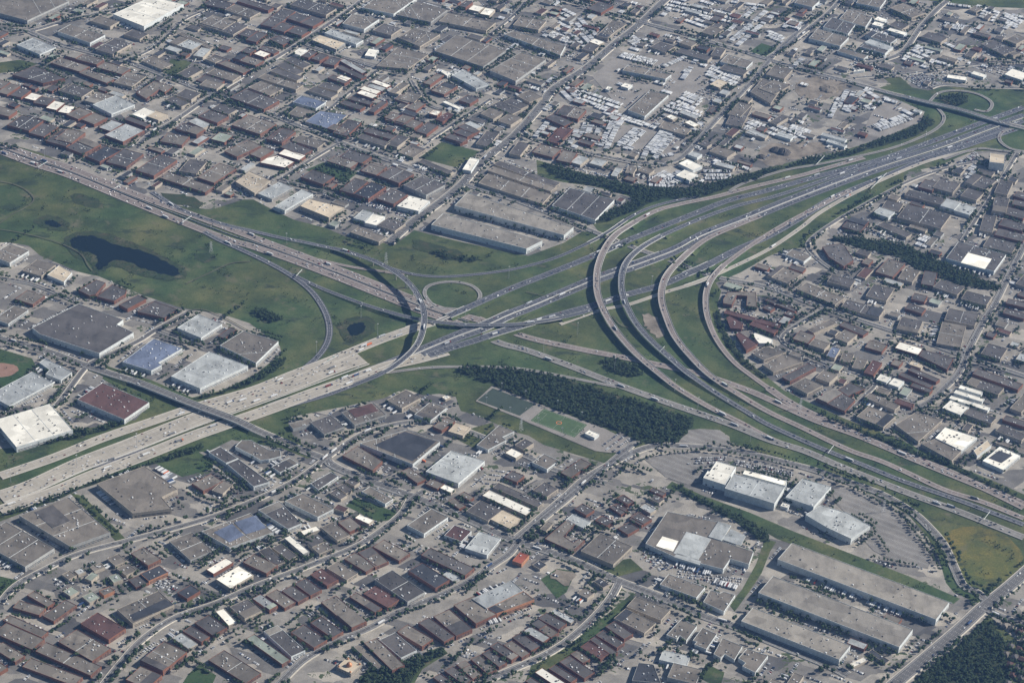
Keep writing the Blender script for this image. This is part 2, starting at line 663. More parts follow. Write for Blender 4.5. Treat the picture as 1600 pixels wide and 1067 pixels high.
ROADSTXT = """
@700 360 3.194
R highway a 20 | 0 430 8; 80 395 8; 170 355 5; 320 290 0; 460 235 0; 600 180 3; 700 138 7; 760 115 8; 900 50 7; 990 15 2; 1241 -86 0; 1408 -150 0; 1597 -198 0; 1884 -278 0; 2156 -351 0; 2395 -434 0; 2635 -524 0; 2875 -613 0
R highway a 17 | -560 760 0; -300 660 0; -60 560 1; 60 510 4; 180 466 8; 300 412 8; 420 366 3; 600 290 0; 740 232 3; 900 175 7; 1029 128 8; 1150 80 5; 1268 16 0; 1450 -55 0; 1597 -115 0; 1756 -178 0; 2114 -313 0; 2475 -431 0; 2715 -520 0; 2875 -575 0
R highway a 17 | -560 800 0; -300 692 0; -60 590 1; 60 540 4; 180 496 8; 300 438 8; 420 392 3; 600 316 0; 740 258 3; 900 200 7; 1029 153 8; 1150 105 5; 1268 41 0; 1450 -30 0; 1597 -88 0; 1756 -152 0; 2114 -285 0; 2475 -400 0; 2715 -490 0; 2875 -545 0
R highway a 22 | -140 640 0; 0 592 2; 130 552 6; 250 512 8; 400 468 8; 500 438 4; 620 405 0; 740 372 0; 900 320 0; 1060 276 3; 1200 215 8; 1300 172 8; 1420 110 2; 1597 30 0; 1756 -60 0; 1932 -163 0; 2156 -255 0; 2395 -355 0; 2715 -465 0; 2875 -520 0
R ramp c 11 | 560 470 0; 760 400 0; 900 372 0; 1080 312 2; 1200 275 6; 1290 242 6; 1400 195 2; 1597 98 0; 1759 -10 0; 1850 -82 0; 2010 -175 0; 2200 -265 0; 2400 -345 0; 2620 -400 0
R flyover p 15 | 2076 -361 0; 1868 -303 0; 1760 -272 0; 1514 -214 0; 1338 -167 0; 1163 -130 0; 1032 -93 3; 904 -22 7; 830 30 10; 780 100 13; 750 180 14; 742 250 14; 750 330 14; 792 430 13; 852 520 12; 932 610 11; 1022 690 9; 1150 790 5; 1300 880 1; 1450 955 0; 1600 1035 0; 1740 1090 0
R ramp a 10 | -360 165 0; -200 215 0; -60 232 0; 100 225 0; 300 200 0; 440 168 0; 560 130 1; 700 65 5; 800 10 7; 900 -58 5; 1000 -108 1; 1130 -145 0; 1250 -165 0
R flyover a 14 | 2114 -335 0; 1900 -258 0; 1756 -208 0; 1620 -165 0; 1440 -120 0; 1270 -60 0; 1130 0 3; 1045 40 8; 962 90 12; 902 145 14; 872 205 15; 866 285 15; 888 370 14; 942 470 12; 1022 560 11; 1112 640 10; 1200 716 7; 1350 820 2; 1500 912 0; 1605 973 0; 1836 1077 0; 2076 1173 0; 2276 1253 0; 2555 1349 0; 2875 1469 0
R flyover p 15 | 1560 -70 0; 1440 -22 0; 1330 25 0; 1255 68 3; 1172 138 9; 1102 212 13; 1072 275 14; 1066 350 14; 1092 440 12; 1132 530 10; 1202 620 9; 1302 720 8; 1420 800 4; 1597 905 0; 1757 980 0; 1996 1094 0; 2156 1150 0; 2284 1206 0; 2476 1294 0; 2675 1358 0; 2875 1438 0
R flyover p 13 | 2010 -200 0; 1850 -118 0; 1700 -40 0; 1560 45 0; 1430 135 4; 1352 200 8; 1302 270 9; 1286 350 8; 1300 450 6; 1350 560 3; 1430 660 0; 1530 738 0; 1600 788 0
R highway p 20 | 1600 788 0; 1696 854 0; 1836 926 0; 2156 1070 0; 2475 1194 0; 2635 1266 0; 2875 1366 0
R highway p 19 | 150 440 0; 380 530 0; 640 590 0; 900 640 0; 1050 672 0; 1200 705 0; 1330 740 0; 1500 800 0; 1597 842 0; 1700 890 0; 1850 955 0; 2060 1030 0; 2300 1132 0; 2500 1215 0; 2680 1290 0; 2875 1385 0
R highway g 20 | 60 470 0; 250 560 0; 400 602 0; 620 682 0; 850 772 0; 1100 862 0; 1400 965 0; 1600 1045 0; 1781 1102 0; 1948 1174 0; 2108 1238 0; 2316 1318 0; 2555 1406 0; 2875 1534 0
R ramp g 9 | -1000 925 0; -860 860 0; -640 795 0; -480 745 0; -280 708 0; -80 685 0; 100 682 0; 240 683 0; 400 697 0; 640 742 0; 840 782 0
@300 360 3.194
R highway p 23 | -958 -430 0; -780 -365 0; -610 -310 0; -260 -170 0; 30 -65 0; 232 10 0; 500 110 0; 760 208 0; 960 287 0; 1150 362 0; 1290 410 0; 1440 450 0
R highway p 23 | -958 -392 0; -780 -325 0; -610 -270 0; -260 -125 0; 142 35 0; 300 82 0; 500 150 0; 760 250 0; 960 330 0; 1150 405 0; 1340 470 0
R ramp a 14 | 60 8 0; 140 52 0; 250 100 0; 380 162 0; 500 230 0; 590 300 0; 650 380 0; 682 460 0; 682 540 0; 640 618 0; 560 690 0; 470 742 0; 330 800 0; 180 860 0
R ramp a 11 | 500 222 0; 640 288 0; 800 350 2; 950 400 5; 1100 440 8; 1240 462 9; 1400 474 9; 1597 472 9; 1750 455 8; 1880 430 4; 2010 398 0
R flyover a 13 | -200 -190 0; -40 -95 0; 150 -30 0; 300 5 0; 440 38 0; 600 70 1; 780 112 5; 920 160 10; 1030 222 14; 1105 292 15; 1150 380 15; 1158 460 15; 1130 560 13; 1060 640 8; 960 710 3; 830 765 0; 650 830 0; 450 885 0; 230 950 0; 60 1015 0; -200 1090 0; -500 1180 0
R ramp p 9 | 380 70 0; 500 118 0; 640 150 0; 800 185 0; 960 208 0; 1060 225 0
R loop_ramp g 8 | 1040 330 0; 1120 365 0; 1200 385 0; 1290 392 0; 1360 398 0
R loop_ramp g 9 | 1250 404 0; 1190 362 0; 1160 312 0; 1190 275 0; 1290 258 0; 1390 275 0; 1438 318 0; 1420 362 0; 1340 406 3; 1260 440 6; 1200 468 8
R highway c 27 | -958 1228 0; -700 1140 0; -450 1040 0; -200 955 0; 0 888 0; 200 830 0; 330 790 0; 500 722 0; 690 650 0; 900 565 1; 1000 527 4; 1100 492 8; 1200 462 8
R highway c 46 | -958 1335 0; -800 1280 0; -560 1170 0; -300 1070 0; -100 990 0; 100 912 0; 300 840 0; 500 770 0; 700 690 0; 850 640 0
R highway c 34 | -958 1400 0; -700 1310 0; -500 1225 0; -200 1110 0; 0 1030 0; 200 960 0; 400 890 0; 600 815 0; 800 745 0; 900 706 0; 1000 672 0; 1140 640 0; 1270 605 0
@0 534
R road r 18 | -100 -60 0; 60 0 0; 300 62 0; 540 152 0; 640 185 1; 900 270 7; 1190 385 9; 1450 482 9; 1600 552 5; 1730 610 0; 1900 683 0; 2030 736 0; 2110 790 0; 2400 905 0; 2600 975 0; 2800 1055 0; 3000 1145 0; 3200 1240 0; 3350 1285 0; 3600 1375 0; 3840 1485 0; 4100 1585 0; 4400 1715 0; 4600 1782 0; 4800 1866 0; 5150 2010 0; 5300 2085 0
R road r 12.6 | 0 1634 0; 100 1524 0; 300 1414 0; 500 1324 0; 800 1244 0; 1100 1164 0; 1400 1070 0; 1720 934 0; 1900 834 0; 2030 736 0; 2100 684 0; 2250 586 0; 2400 535 0; 2550 505 0; 2750 490 0; 2900 550 0; 3100 630 0; 3300 720 0; 3450 795 0; 3550 822 0; 3680 855 0; 3790 885 0
R road r 12 | -60 640 0; 0 520 0; 200 455 0; 350 400 0; 540 160 0; 700 75 0; 860 0 0; 980 -75 0; 1175 -180 0
R street r 8.5 | 980 -70 0; 1150 -5 0; 1280 45 0
R street r 8.5 | -40 -400 0; 200 -358 0; 450 -258 0; 520 -230 0
@600 560
R road r 16 | 800 1150 0; 900 1067 0; 1000 980 0; 1150 850 0; 1250 760 0; 1400 670 0; 1540 598 0; 1690 550 0; 1890 550 0; 2140 575 0; 2340 610 0; 2540 660 0; 2690 700 0; 2890 770 0; 3100 845 0; 3300 960 0; 3420 1070 0; 3500 1170 0; 3560 1300 0; 3620 1420 0; 3710 1465 0; 3790 1540 0
@400 800
R road r 14 | 2350 -420 0; 1680 140 0; 1640 190 0; 1580 265 0; 1500 320 0; 1350 420 0; 1200 500 0; 900 622 0; 700 730 0; 500 812 0; 300 925 0; 150 1067 0; 60 1150 0
R road r 12.6 | -1100 1267 0; -850 950 0; -700 790 0; -500 660 0; -250 572 0; 0 462 0; 300 350 0; 600 228 0; 750 140 0; 900 20 0; 960 -70 0; 1000 -100 0; 1050 -130 0
@800 800
R road r 14 | -260 1090 0; 0 985 0; 250 870 0; 450 720 0; 600 560 0; 670 440 0
@1200 800
R avenue r 24 | 600 1240 0; 800 1067 0; 1000 900 0; 1200 730 0; 1340 600 0; 1500 472 0; 1640 350 0
R road r 14 | 1340 600 0; 1600 712 0; 1700 760 0
@560 200
R road r 12.6 | 650 352 0; 800 402 0; 1000 462 0; 1300 580 0; 1500 662 0; 1720 750 0; 1920 820 0; 2120 896 0; 2270 942 0; 2560 1000 0; 2860 1110 0; 3160 1212 0; 3460 1310 0; 3780 1425 0; 4160 1550 0; 4300 1600 0
R avenue r 22 | 190 722 0; 340 590 0; 520 460 0; 650 350 0; 720 270 0; 850 150 0; 980 45 0; 1132 -125 0; 1222 -242 0; 1420 -368 0; 1600 -520 0; 1740 -630 0; 1900 -780 0; 2080 -935 0
@1100 430
R street r 8.5 | 740 220 0; 600 300 0; 490 380 0; 510 430 0; 650 500 0; 800 560 0; 1060 660 0; 1000 760 0; 900 860 0
@1200 234
R road r 13 | 1640 500 0; 1600 600 0; 1500 800 0; 1420 960 0; 1350 1067 0; 1280 1200 0; 1250 1260 0; 1195 1390 0; 1110 1485 0; 1000 1580 0; 940 1605 0
R street r 9 | 1420 70 0; 1280 85 0; 1100 122 0; 900 192 0; 700 292 0; 450 432 0; 280 550 0; 250 615 0; 330 700 0; 440 775 0
R street r 9 | 1560 20 0; 1440 220 0; 1330 390 0; 1210 575 0
@840 120
R road r 12.6 | 1680 -320 0; 1500 -160 0; 1370 0 0; 1100 290 0; 920 490 0; 820 540 0; 700 553 0; 500 520 0; 250 465 0; 0 400 0; -130 330 0
@860 0 4.444
R road r 14 | 0 -30 0; 300 60 0; 600 150 0; 900 230 0; 1200 320 0; 1500 412 0; 1740 487 0; 2040 562 0; 2290 632 2; 2560 700 7; 2845 765 9; 3120 850 7; 3300 895 2
R road r 12.6 | 1500 412 0; 1640 320 0; 1900 120 0; 2000 20 0; 2060 -60 0
@0 0 4.444
R road r 14 | -60 190 0; 190 220 0; 450 150 0; 700 95 0; 950 40 0; 1130 -30 0
R road r 14 | 190 220 0; 400 305 0; 600 362 0; 900 442 0; 1200 552 0; 1480 660 0; 1740 742 0; 2040 862 0; 2340 982 0; 2550 1065 0; 2845 1165 0; 3110 1258 0
R road r 13 | 960 1010 0; 1050 930 0; 1200 850 0; 1480 660 0; 1700 525 0; 1840 450 0; 2090 298 0; 2420 78 0; 2540 -20 0
R street r 9.5 | 880 425 0; 1050 345 0; 1180 235 0; 1280 140 0; 1450 60 0; 1560 -20 0
@300 0 4.444
R street r 9 | 760 300 0; 900 352 0; 1100 415 0; 1290 475 0; 1500 520 0
R street r 9 | 1290 490 0; 1150 600 0; 1050 680 0; 900 800 0; 760 850 0
@380 200 5
R street r 9.5 | 280 410 0; 560 235 0; 740 130 0
R street r 9 | 280 410 0; 460 460 0; 620 500 0; 780 560 0
@1200 0
R street r 9.5 | 540 492 0; 750 475 0; 900 462 0; 1100 430 0; 1400 402 0; 1640 392 0
R street r 9 | 1020 555 0; 1100 535 0; 1300 548 0; 1640 556 0
R road r 14 | 600 400 0; 740 375 0; 850 320 0; 950 180 0; 1050 70 0; 1120 10 0
R loop_ramp g 9 | 1010 640 0; 1060 590 0; 1130 572 0; 1230 575 0; 1330 600 0; 1400 650 0; 1370 700 0; 1290 690 0
R loop_ramp g 9 | 1060 680 0; 1100 735 0; 1070 795 0; 960 860 0; 740 940 0; 350 1025 0; 100 1070 0; -150 1150 0; -240 1200 0
R loop_ramp g 9 | 1640 810 0; 1540 805 0; 1460 835 0; 1450 885 0; 1520 935 0; 1640 955 0
R loop_ramp g 9 | 1100 1000 0; 1300 935 0; 1450 945 0; 1640 965 0
@600 0 4.444
R street r 9 | 315 975 0; 560 812 0; 740 692 0
R street r 8.5 | 190 565 0; 260 680 0; 330 742 0; 420 765 0
R street r 9 | 740 240 0; 900 110 0; 980 20 0
@0 200 3.194
R path s 2.6 | 0 510 0; 120 530 0; 290 575 0; 400 630 0; 440 690 0; 462 716 0
R path s 3 | 0 270 0; 60 282 0; 130 312 0; 170 360 0; 120 405 0; 50 440 0; 0 480 0
R path s 2.6 | 940 915 0; 1010 908 0; 1110 945 0; 1230 1010 0; 1330 1060 0
R path s 3 | 930 780 0; 1040 730 0; 1150 680 0; 1250 670 0
@700 360 3.194
R path s 3 | 820 430 0; 870 480 0; 950 492 0; 1010 500 0
R path s 2.6 | 390 310 0; 520 335 0; 600 310 0; 690 285 0
"""
ZONES = """
@0 0 1
Z grass | 0 222 60 238 120 262 180 290 250 318 330 328 380 312 396 312 426 328 460 344 508 356 540 370 600 380 615 384 647 360 707 375 775 390 825 400 880 380 910 362 935 362 925 348 960 330 990 322 1000 312 930 292 880 285 840 276 838 250 915 272 990 290 1065 295 1140 280 1190 265 1250 250 1305 240 1375 217 1437 192 1445 175 1412 160 1375 145 1375 137 1392 132 1380 122 1407 121 1425 137 1450 142 1475 136 1640 141 1640 241 1550 236 1520 237 1500 245 1465 260 1412 270 1412 287 1375 312 1340 330 1300 351 1267 374 1262 386 1225 391 1200 401 1157 426 1118 442 1127 455 1121 475 1127 505 1147 540 1162 560 1200 590 1225 610 1260 627 1315 652 1340 662 1375 675 1425 695 1437 702 1500 730 1550 750 1640 790 1640 868 1600 890 1535 945 1490 925 1478 910 1465 865 1450 840 1420 805 1380 780 1325 755 1260 728 1200 712 1140 690 1140 682 1125 672 1095 670 1072 672 1057 697 1000 700 957 727 900 710 850 695 825 680 805 675 775 662 740 647 720 642 712 620 687 615 660 617 632 607 600 622 582 626 538 635 456 651 450 660 460 686 500 712 480 716 440 700 362 687 325 705 312 706 250 724 225 726 150 754 120 766 100 776 40 799 -40 830 -40 704 25 699 112 674 155 666 175 659 212 656 232 632 160 592 165 571 190 579 237 594 300 621 350 609 400 584 440 552 437 540 390 505 345 490 300 484 277 479 225 462 155 432 140 429 120 424 62 399 45 384 15 379 -40 379 -40 210
Z grass | 245 726 258 718 310 706 334 720 330 733 285 745
Z grass | 655 247 690 222 750 237 712 262
Z turf | 477 266 505 254 560 270 540 285
Z grass | 0 98 30 94 60 100 30 112 -40 118 -40 98
Z grass | 250 118 268 92 300 98 275 120
Z turf | 1170 82 1190 68 1218 77 1200 90
Z turf | -40 580 -40 534 0 545 50 560 55 570 40 585 10 610 -40 612
Z clay | -40 575 0 566 25 570 30 578 20 586 0 590 -40 588
Z turf | 540 790 556 777 620 800 610 812 590 815
Z grass | 712 685 740 668 770 660 775 672 740 700 725 692
Z grass | 940 880 985 872 1005 890 960 902 935 900
Z grass | 845 905 870 888 900 892 905 880 885 925 870 935
Z turf | 1095 1060 1103 1036 1132 1050 1125 1075
Z turf | 282 1072 295 1052 312 1037 338 1055 330 1072
Z turf | 0 900 35 908 8 940 -40 960 -40 895
Z grass | 1040 762 1050 752 1100 775 1170 800 1240 830 1330 865 1420 900 1500 935 1490 943 1400 910 1300 872 1215 842 1150 805 1090 775
Z grass | 1195 842 1213 846 1203 862 1190 895 1170 925 1148 955 1140 945 1160 920 1182 880
Z grass | 1620 -40 1620 14 1560 12 1500 7 1440 0 1440 -40
Z meadow | 1474 838 1495 822 1540 824 1585 843 1604 868 1590 900 1548 922 1505 914 1482 892
Z grass | 1425 1067 1450 1045 1500 1005 1545 960 1560 975 1600 1010 1640 1030 1640 1100 1380 1100
Z grass | 820 1067 830 1040 870 1010 930 975 990 925 990 945 920 1000 860 1050 850 1067
Z grass | 560 1067 575 1045 620 1035 690 1010 700 1020 660 1045 640 1080 560 1080
Z grass | 70 790 85 784 112 800 100 806
Z grass | 110 770 130 775 190 835 200 846 182 846
Z turf | 0 290 20 288 40 300 42 320 0 340 -40 345 -40 285
Z soil | 1240 128 1285 118 1325 130 1318 150 1275 158 1245 150
Z soil | 1195 225 1250 222 1290 225 1295 238 1240 250 1210 262 1180 250
Z yard | 1350 205 1360 180 1375 155 1440 175 1444 183 1437 190 1380 217 1355 210
Z yard | 940 215 1010 185 1080 200 1050 250 960 225
Z yard | 960 90 1060 85 1140 95 1100 160 1040 200 960 160 925 120
Z lot | 750 570 751 570 750 571
Z lot | 1370 130 1340 124 1310 123 1350 135
Z lot | 1005 716 1060 706 1130 708 1150 716 1130 722 1105 722 1095 752 1075 757 1040 745
Z lot | 1145 716 1160 712 1240 735 1235 750 1195 742 1150 725
Z lot | 1057 697 1072 672 1095 670 1125 672 1140 685 1142 697 1100 695
Z lot | 1300 765 1325 760 1380 785 1412 812 1440 845 1455 870 1450 888 1400 880 1365 860 1340 835 1355 820 1320 800 1305 785
Z lot | 960 680 975 672 1000 688 1000 695 965 708 935 702
Z scrub | 528 510 540 498 570 494 590 502 586 520 566 532 545 537 530 526
Z scrub | 300 400 330 395 340 405 320 412
Z scrub | 50 345 80 334 112 350 108 364 75 360
Z scrub | 95 375 120 360 160 362 200 378 250 396 290 418 296 434 268 440 225 432 180 414 160 424 148 432 138 408 110 398
Z scrub | 300 345 330 340 345 352 320 358
Z scrub | 250 300 290 305 325 320 300 326 262 315
Z scrub | 110 300 150 310 170 322 140 326 112 316
Z scrub | 640 372 690 384 730 396 700 400 650 392
Z pond | 107 380 115 370 140 368 155 372 175 382 200 387 225 392 250 405 275 417 283 428 270 432 250 428 225 420 200 410 180 405 165 415 155 424 150 420 152 404 145 395 120 392
Z pond | 540 513 549 506 564 504 573 509 568 518 557 524 547 526
Z pond | 68 346 82 344 98 353 92 356 76 353
Z field | 850 639 917 664 897 684 829 657
Z field | 769 607 835 632 812 650 746 626
Z soil | 1003 490 1020 492 1035 510 1040 525 1030 530 1012 515 1003 505
Z forest | 715 580 730 570 760 572 800 578 850 582 900 596 950 612 1000 630 1050 645 1088 655 1080 672 1062 692 1040 700 1000 690 960 672 900 650 850 635 800 615 765 597 740 592
Z forest | 938 570 945 562 960 562 1000 575 1006 585 990 590 960 582
Z forest | 838 252 915 274 990 292 1065 297 1140 282 1190 267 1230 260 1200 275 1150 292 1080 312 1040 310 1010 322 960 345 925 350 945 335 1000 310 930 290 880 282
Z forest | 1425 1067 1450 1047 1500 1007 1540 968 1560 985 1565 1010 1580 1040 1560 1100 1380 1100
Z forest | 560 1067 575 1047 620 1037 690 1012 700 1022 650 1047 630 1090 560 1080
Z forest | 1045 758 1060 758 1110 785 1160 810 1200 832 1205 845 1190 850 1150 815 1090 785
Z forest | 1285 372 1350 372 1420 385 1480 415 1565 448 1560 455 1500 445 1440 425 1400 400 1350 390
Z forest | 672 392 700 397 735 403 760 408 725 409 690 405
Z forest | 395 480 415 485 445 500 425 506 400 498
Z forest | 0 225 30 230 30 236 0 232
Z forest | 1250 250 1305 242 1375 220 1437 195 1445 180 1460 195 1440 210 1380 228 1300 250 1220 266
Z forest | 1460 150 1510 148 1515 160 1490 168
Z forest | 60 660 112 676 155 668 200 655 180 668 120 685 60 696 20 700
Z forest | 240 725 310 705 325 696 300 700 250 716 160 748 60 785 0 805 -20 815 60 792 130 764
Z forest | 400 588 440 560 445 565 420 588 360 612 320 622 300 624 350 612
Z forest | 700 1060 720 1045 780 1040 770 1060 740 1075 690 1080
Z forest | 1270 640 1300 655 1340 668 1400 692 1460 715 1530 745 1600 780 1600 785 1530 752 1450 718 1380 690 1300 660
Z forest | 1122 480 1128 505 1150 545 1165 565 1200 592 1196 594 1160 568 1140 545 1120 510
@800 800
Z soil | 220 400 290 350 420 392 350 470
"""
YARDS = """
@860 0 4.444
T 215 640 490 735 180 690 2
T 290 740 740 905 0 0 1
T 370 790 700 900 0 0 1
T 20 235 130 275 0 260 2
T 0 260 300 345 0 0 1
T 90 70 170 110 40 200 4
T 200 130 320 250 150 240 3
T 240 860 200 960 330 900 2
T 380 840 300 1000 460 880 2
T 600 900 470 1020 640 920 2
T 800 900 680 1040 860 950 3
T 830 20 1340 130 800 60 2
T 1000 60 1340 140 0 0 1
T 950 85 1130 150 900 130 2
T 1430 60 1180 270 1550 110 2
T 1400 190 1290 280 0 0 1
T 640 280 710 300 560 340 2
T 480 400 720 460 500 380 2
T 940 400 780 470 0 0 1
T 980 480 920 560 0 0 1
T 560 250 620 290 540 290 2
T 1120 470 1320 550 1080 520 3
T 940 650 1060 700 880 710 3
C 1050 620 1240 690 1000 660 3
T 820 720 1060 790 780 770 2
T 1400 850 1500 890 1300 880 3
C 1220 810 1380 850 1180 900 5
T 0 250 120 290 0 0 1
T 1260 20 1500 50 0 0 1
@1200 0
T 600 570 680 620 560 640 3
T 720 630 800 650 0 0 1
T 820 690 900 730 0 0 1
T 660 800 860 730 700 820 2
T 440 620 380 740 0 0 1
T 500 570 440 680 560 600 2
T 40 790 190 850 0 830 2
T 150 790 270 830 120 830 3
T 1110 140 1320 190 1100 170 3
T 1120 30 1270 50 0 0 1
T 1350 60 1440 90 1320 110 3
T 1480 90 1590 140 1440 130 3
T 870 340 1030 400 840 370 2
T 930 290 1040 340 900 320 2
T 1100 270 1180 310 0 0 1
T 1000 380 1140 420 0 0 1
C 850 490 980 560 960 460 7
C 1020 470 1120 520 1100 440 4
C 1280 420 1460 480 1400 400 4
C 660 430 900 460 680 470 3
C 560 350 700 400 540 390 3
T 120 130 260 170 100 160 3
T 0 200 100 240 0 230 2
C 600 590 680 620 540 660 4
C 1170 1030 1300 950 1200 1060 4
@840 120
T 90 250 -20 380 0 0 1
T 690 460 660 520 0 0 1
T 720 510 840 490 0 0 1
T 690 680 830 690 700 640 3
T 740 620 860 690 780 600 2
C 250 580 500 640 200 560 2
T 1040 600 1200 600 1050 640 2
C 1050 490 1300 560 1020 520 2
T 250 340 200 430 0 0 1
T 520 280 400 440 480 270 2
@600 0 4.444
T 130 440 300 400 100 490 3
C 640 200 760 230 0 0 1
T 1290 590 1360 660 1240 640 2
T 1300 690 1380 720 0 0 1
C 1080 560 1220 640 1040 600 3
C 1280 390 1420 430 1270 420 2
@960 640
C 480 310 700 300 460 340 2
C 760 320 1130 400 740 340 2
T 930 820 950 870 0 0 1
C 270 890 360 1000 200 900 3
C 400 1010 800 1060 380 1040 2
@800 800
C 830 250 980 300 800 290 3
C 1000 340 1400 430 980 370 1
C 1180 420 1400 490 1170 440 1
T 1190 420 1400 480 0 0 1
@600 560
T 360 540 190 680 330 600 2
T 340 570 250 670 0 0 1
C 670 700 760 710 620 780 3
C 1470 470 1350 560 1540 500 2
C 200 870 400 880 0 0 1
T 540 720 610 690 0 0 1
@0 534
T 990 790 1110 860 0 0 1
T 1030 840 1090 890 0 0 1
T 500 380 600 440 0 0 1
T 0 390 90 370 0 0 1
C 180 380 300 360 0 0 1
T 610 940 700 1020 0 0 1
C 380 360 440 310 0 0 1
C 1110 130 1200 80 0 0 1
@300 660
C 30 700 150 800 0 0 1
C 60 640 180 590 0 0 1
C 1500 440 1590 450 1480 470 2
@0 800
C 960 450 1090 500 990 430 2
T 1000 450 1080 490 0 0 1
C 1080 310 1170 350 0 0 1
C 480 800 720 870 0 0 1
C 740 820 830 770 0 0 1
C 1280 70 1370 40 0 0 1
@400 800
C 1290 850 1380 880 1270 890 2
C 1460 770 1540 790 0 0 1
T 950 910 1030 880 0 0 1
T 1400 700 1530 670 0 0 1
C 150 430 240 400 0 0 1
C 1510 380 1570 350 0 0 1
@1100 800 3.2
T 760 430 790 410 0 0 1
T 820 450 900 480 0 0 1
T 940 500 990 520 0 0 1
C 860 610 900 580 0 0 1
@560 200
T 930 600 990 620 0 0 1
T 1200 680 1230 690 0 0 1
C 1140 180 1220 210 0 0 1
T 1330 240 1590 310 0 0 1
@380 200 5
C 950 600 1150 660 970 580 3
C 1180 660 1350 700 1190 680 2
@1100 430
C 340 120 350 220 0 0 1
C 930 40 990 60 930 100 2
C 1400 330 1440 290 0 0 1
C 1250 250 1100 300 0 0 1
@1200 234
T 950 540 1010 560 930 590 2
C 560 620 620 650 540 680 2
C 590 490 860 570 580 510 2
T 540 850 570 820 0 0 1
C 1300 340 1330 350 0 0 1
"""
HAZE_D = 2.2e-5
# ---------------------------------------------------------------- materials
def newmat(name, rough=0.9):
    m = bpy.data.materials.new(name); m.use_nodes = True
    n = m.node_tree.nodes; b = n['Principled BSDF']; b.inputs['Roughness'].default_value = rough
    b.inputs['Specular IOR Level'].default_value = 0.25
    return m, n, m.node_tree.links, b
def ramp(n, stops):
    r = n.new('ShaderNodeValToRGB'); e = r.color_ramp.elements
    while len(e) < len(stops): e.new(0.5)
    for el, (p, c) in zip(e, stops): el.position = p; el.color = (*c, 1)
    return r
def coords(n, l, scale=(1,1,1), rot=0.0, kind='Object'):
    tc = n.new('ShaderNodeTexCoord'); mp = n.new('ShaderNodeMapping')
    l.new(tc.outputs[kind], mp.inputs[0]); mp.inputs['Scale'].default_value = scale; mp.inputs['Rotation'].default_value = (0, 0, rot)
    return mp.outputs[0]
def geo_pos(n):
    return n.new('ShaderNodeNewGeometry').outputs['Position']
def noise(n, l, vec, scale, detail=4, rough=.6):
    t = n.new('ShaderNodeTexNoise'); l.new(vec, t.inputs['Vector'])
    t.inputs['Scale'].default_value = scale; t.inputs['Detail'].default_value = detail; t.inputs['Roughness'].default_value = rough
    return t.outputs['Fac']
def math_(n, l, op, a, b=0.0):
    t = n.new('ShaderNodeMath'); t.operation = op
    for i, v in enumerate((a, b)):
        if hasattr(v, 'links'): l.new(v, t.inputs[i])
        else: t.inputs[i].default_value = v
    return t.outputs[0]
def mix(n, l, fac, a, b, mode='MIX'):
    t = n.new('ShaderNodeMix'); t.data_type = 'RGBA'; t.blend_type = mode
    for s, v in ((t.inputs[0], fac), (t.inputs[6], a), (t.inputs[7], b)):
        if hasattr(v, 'links'): l.new(v, s)
        elif isinstance(v, (tuple, list)): s.default_value = (*v[:3], 1)
        else: s.default_value = v
    return t.outputs[2]
def speckled(name, col, amt=.25, sc=.08, rough=.9, rand=.0, fine=.6):
    m, n, l, b = newmat(name, rough); P = geo_pos(n)
    f = noise(n, l, P, sc, 5, .65)
    lo = tuple(c*(1-amt*1.6) for c in col); hi = tuple(min(1, c*(1+amt*1.2)) for c in col)
    r = ramp(n, [(.3, lo), (.7, hi)]); l.new(f, r.inputs[0]); c = r.outputs[0]
    f2 = noise(n, l, P, fine, 2)
    r2 = ramp(n, [(.3, (.8,)*3), (.7, (1.15,)*3)]); l.new(f2, r2.inputs[0])
    c = mix(n, l, 1.0, c, r2.outputs[0], 'MULTIPLY')
    if rand:
        oi = n.new('ShaderNodeObjectInfo')
        r3 = ramp(n, [(0, (1-rand,)*3), (1, (1+rand*.6,)*3)]); l.new(oi.outputs['Random'], r3.inputs[0])
        c = mix(n, l, 1.0, c, r3.outputs[0], 'MULTIPLY')
    l.new(c, b.inputs['Base Color'])
    return m
MAT = {}
def ground_mat():
    m, n, l, b = newmat('paved_ground'); P = geo_pos(n)
    mp = n.new('ShaderNodeMapping'); l.new(P, mp.inputs[0]); mp.inputs['Rotation'].default_value = (0, 0, math.radians(31))
    mp.inputs['Scale'].default_value = (1/64, 1/40, 0)
    v = n.new('ShaderNodeTexVoronoi'); v.distance = 'CHEBYCHEV'; v.inputs['Scale'].default_value = 1; v.inputs['Randomness'].default_value = .75
    l.new(mp.outputs[0], v.inputs['Vector'])
    sp = n.new('ShaderNodeSeparateColor'); l.new(v.outputs['Color'], sp.inputs[0])
    r = ramp(n, [(0, (.082,.080,.080)), (.2, (.145,.136,.124)), (.45, (.225,.208,.182)), (.8, (.285,.260,.220)), (1, (.36,.325,.27))])
    l.new(sp.outputs[0], r.inputs[0])
    f = noise(n, l, P, .03, 6, .7); r2 = ramp(n, [(.3, (.68,)*3), (.7, (1.25,)*3)]); l.new(f, r2.inputs[0])
    c = mix(n, l, 1.0, r.outputs[0], r2.outputs[0], 'MULTIPLY')
    f = noise(n, l, P, .5, 3, .7); r2 = ramp(n, [(.3, (.72,)*3), (.7, (1.2,)*3)]); l.new(f, r2.inputs[0])
    c = mix(n, l, 1.0, c, r2.outputs[0], 'MULTIPLY')
    # strips of verge along some parcel lines
    g = noise(n, l, P, .012, 3); gm = math_(n, l, 'GREATER_THAN', g, .60)
    g2 = noise(n, l, P, .06, 3, .7); gm2 = math_(n, l, 'MULTIPLY', gm, math_(n, l, 'GREATER_THAN', g2, .52))
    c = mix(n, l, gm2, c, (.055, .072, .032))
    l.new(c, b.inputs['Base Color']); return m
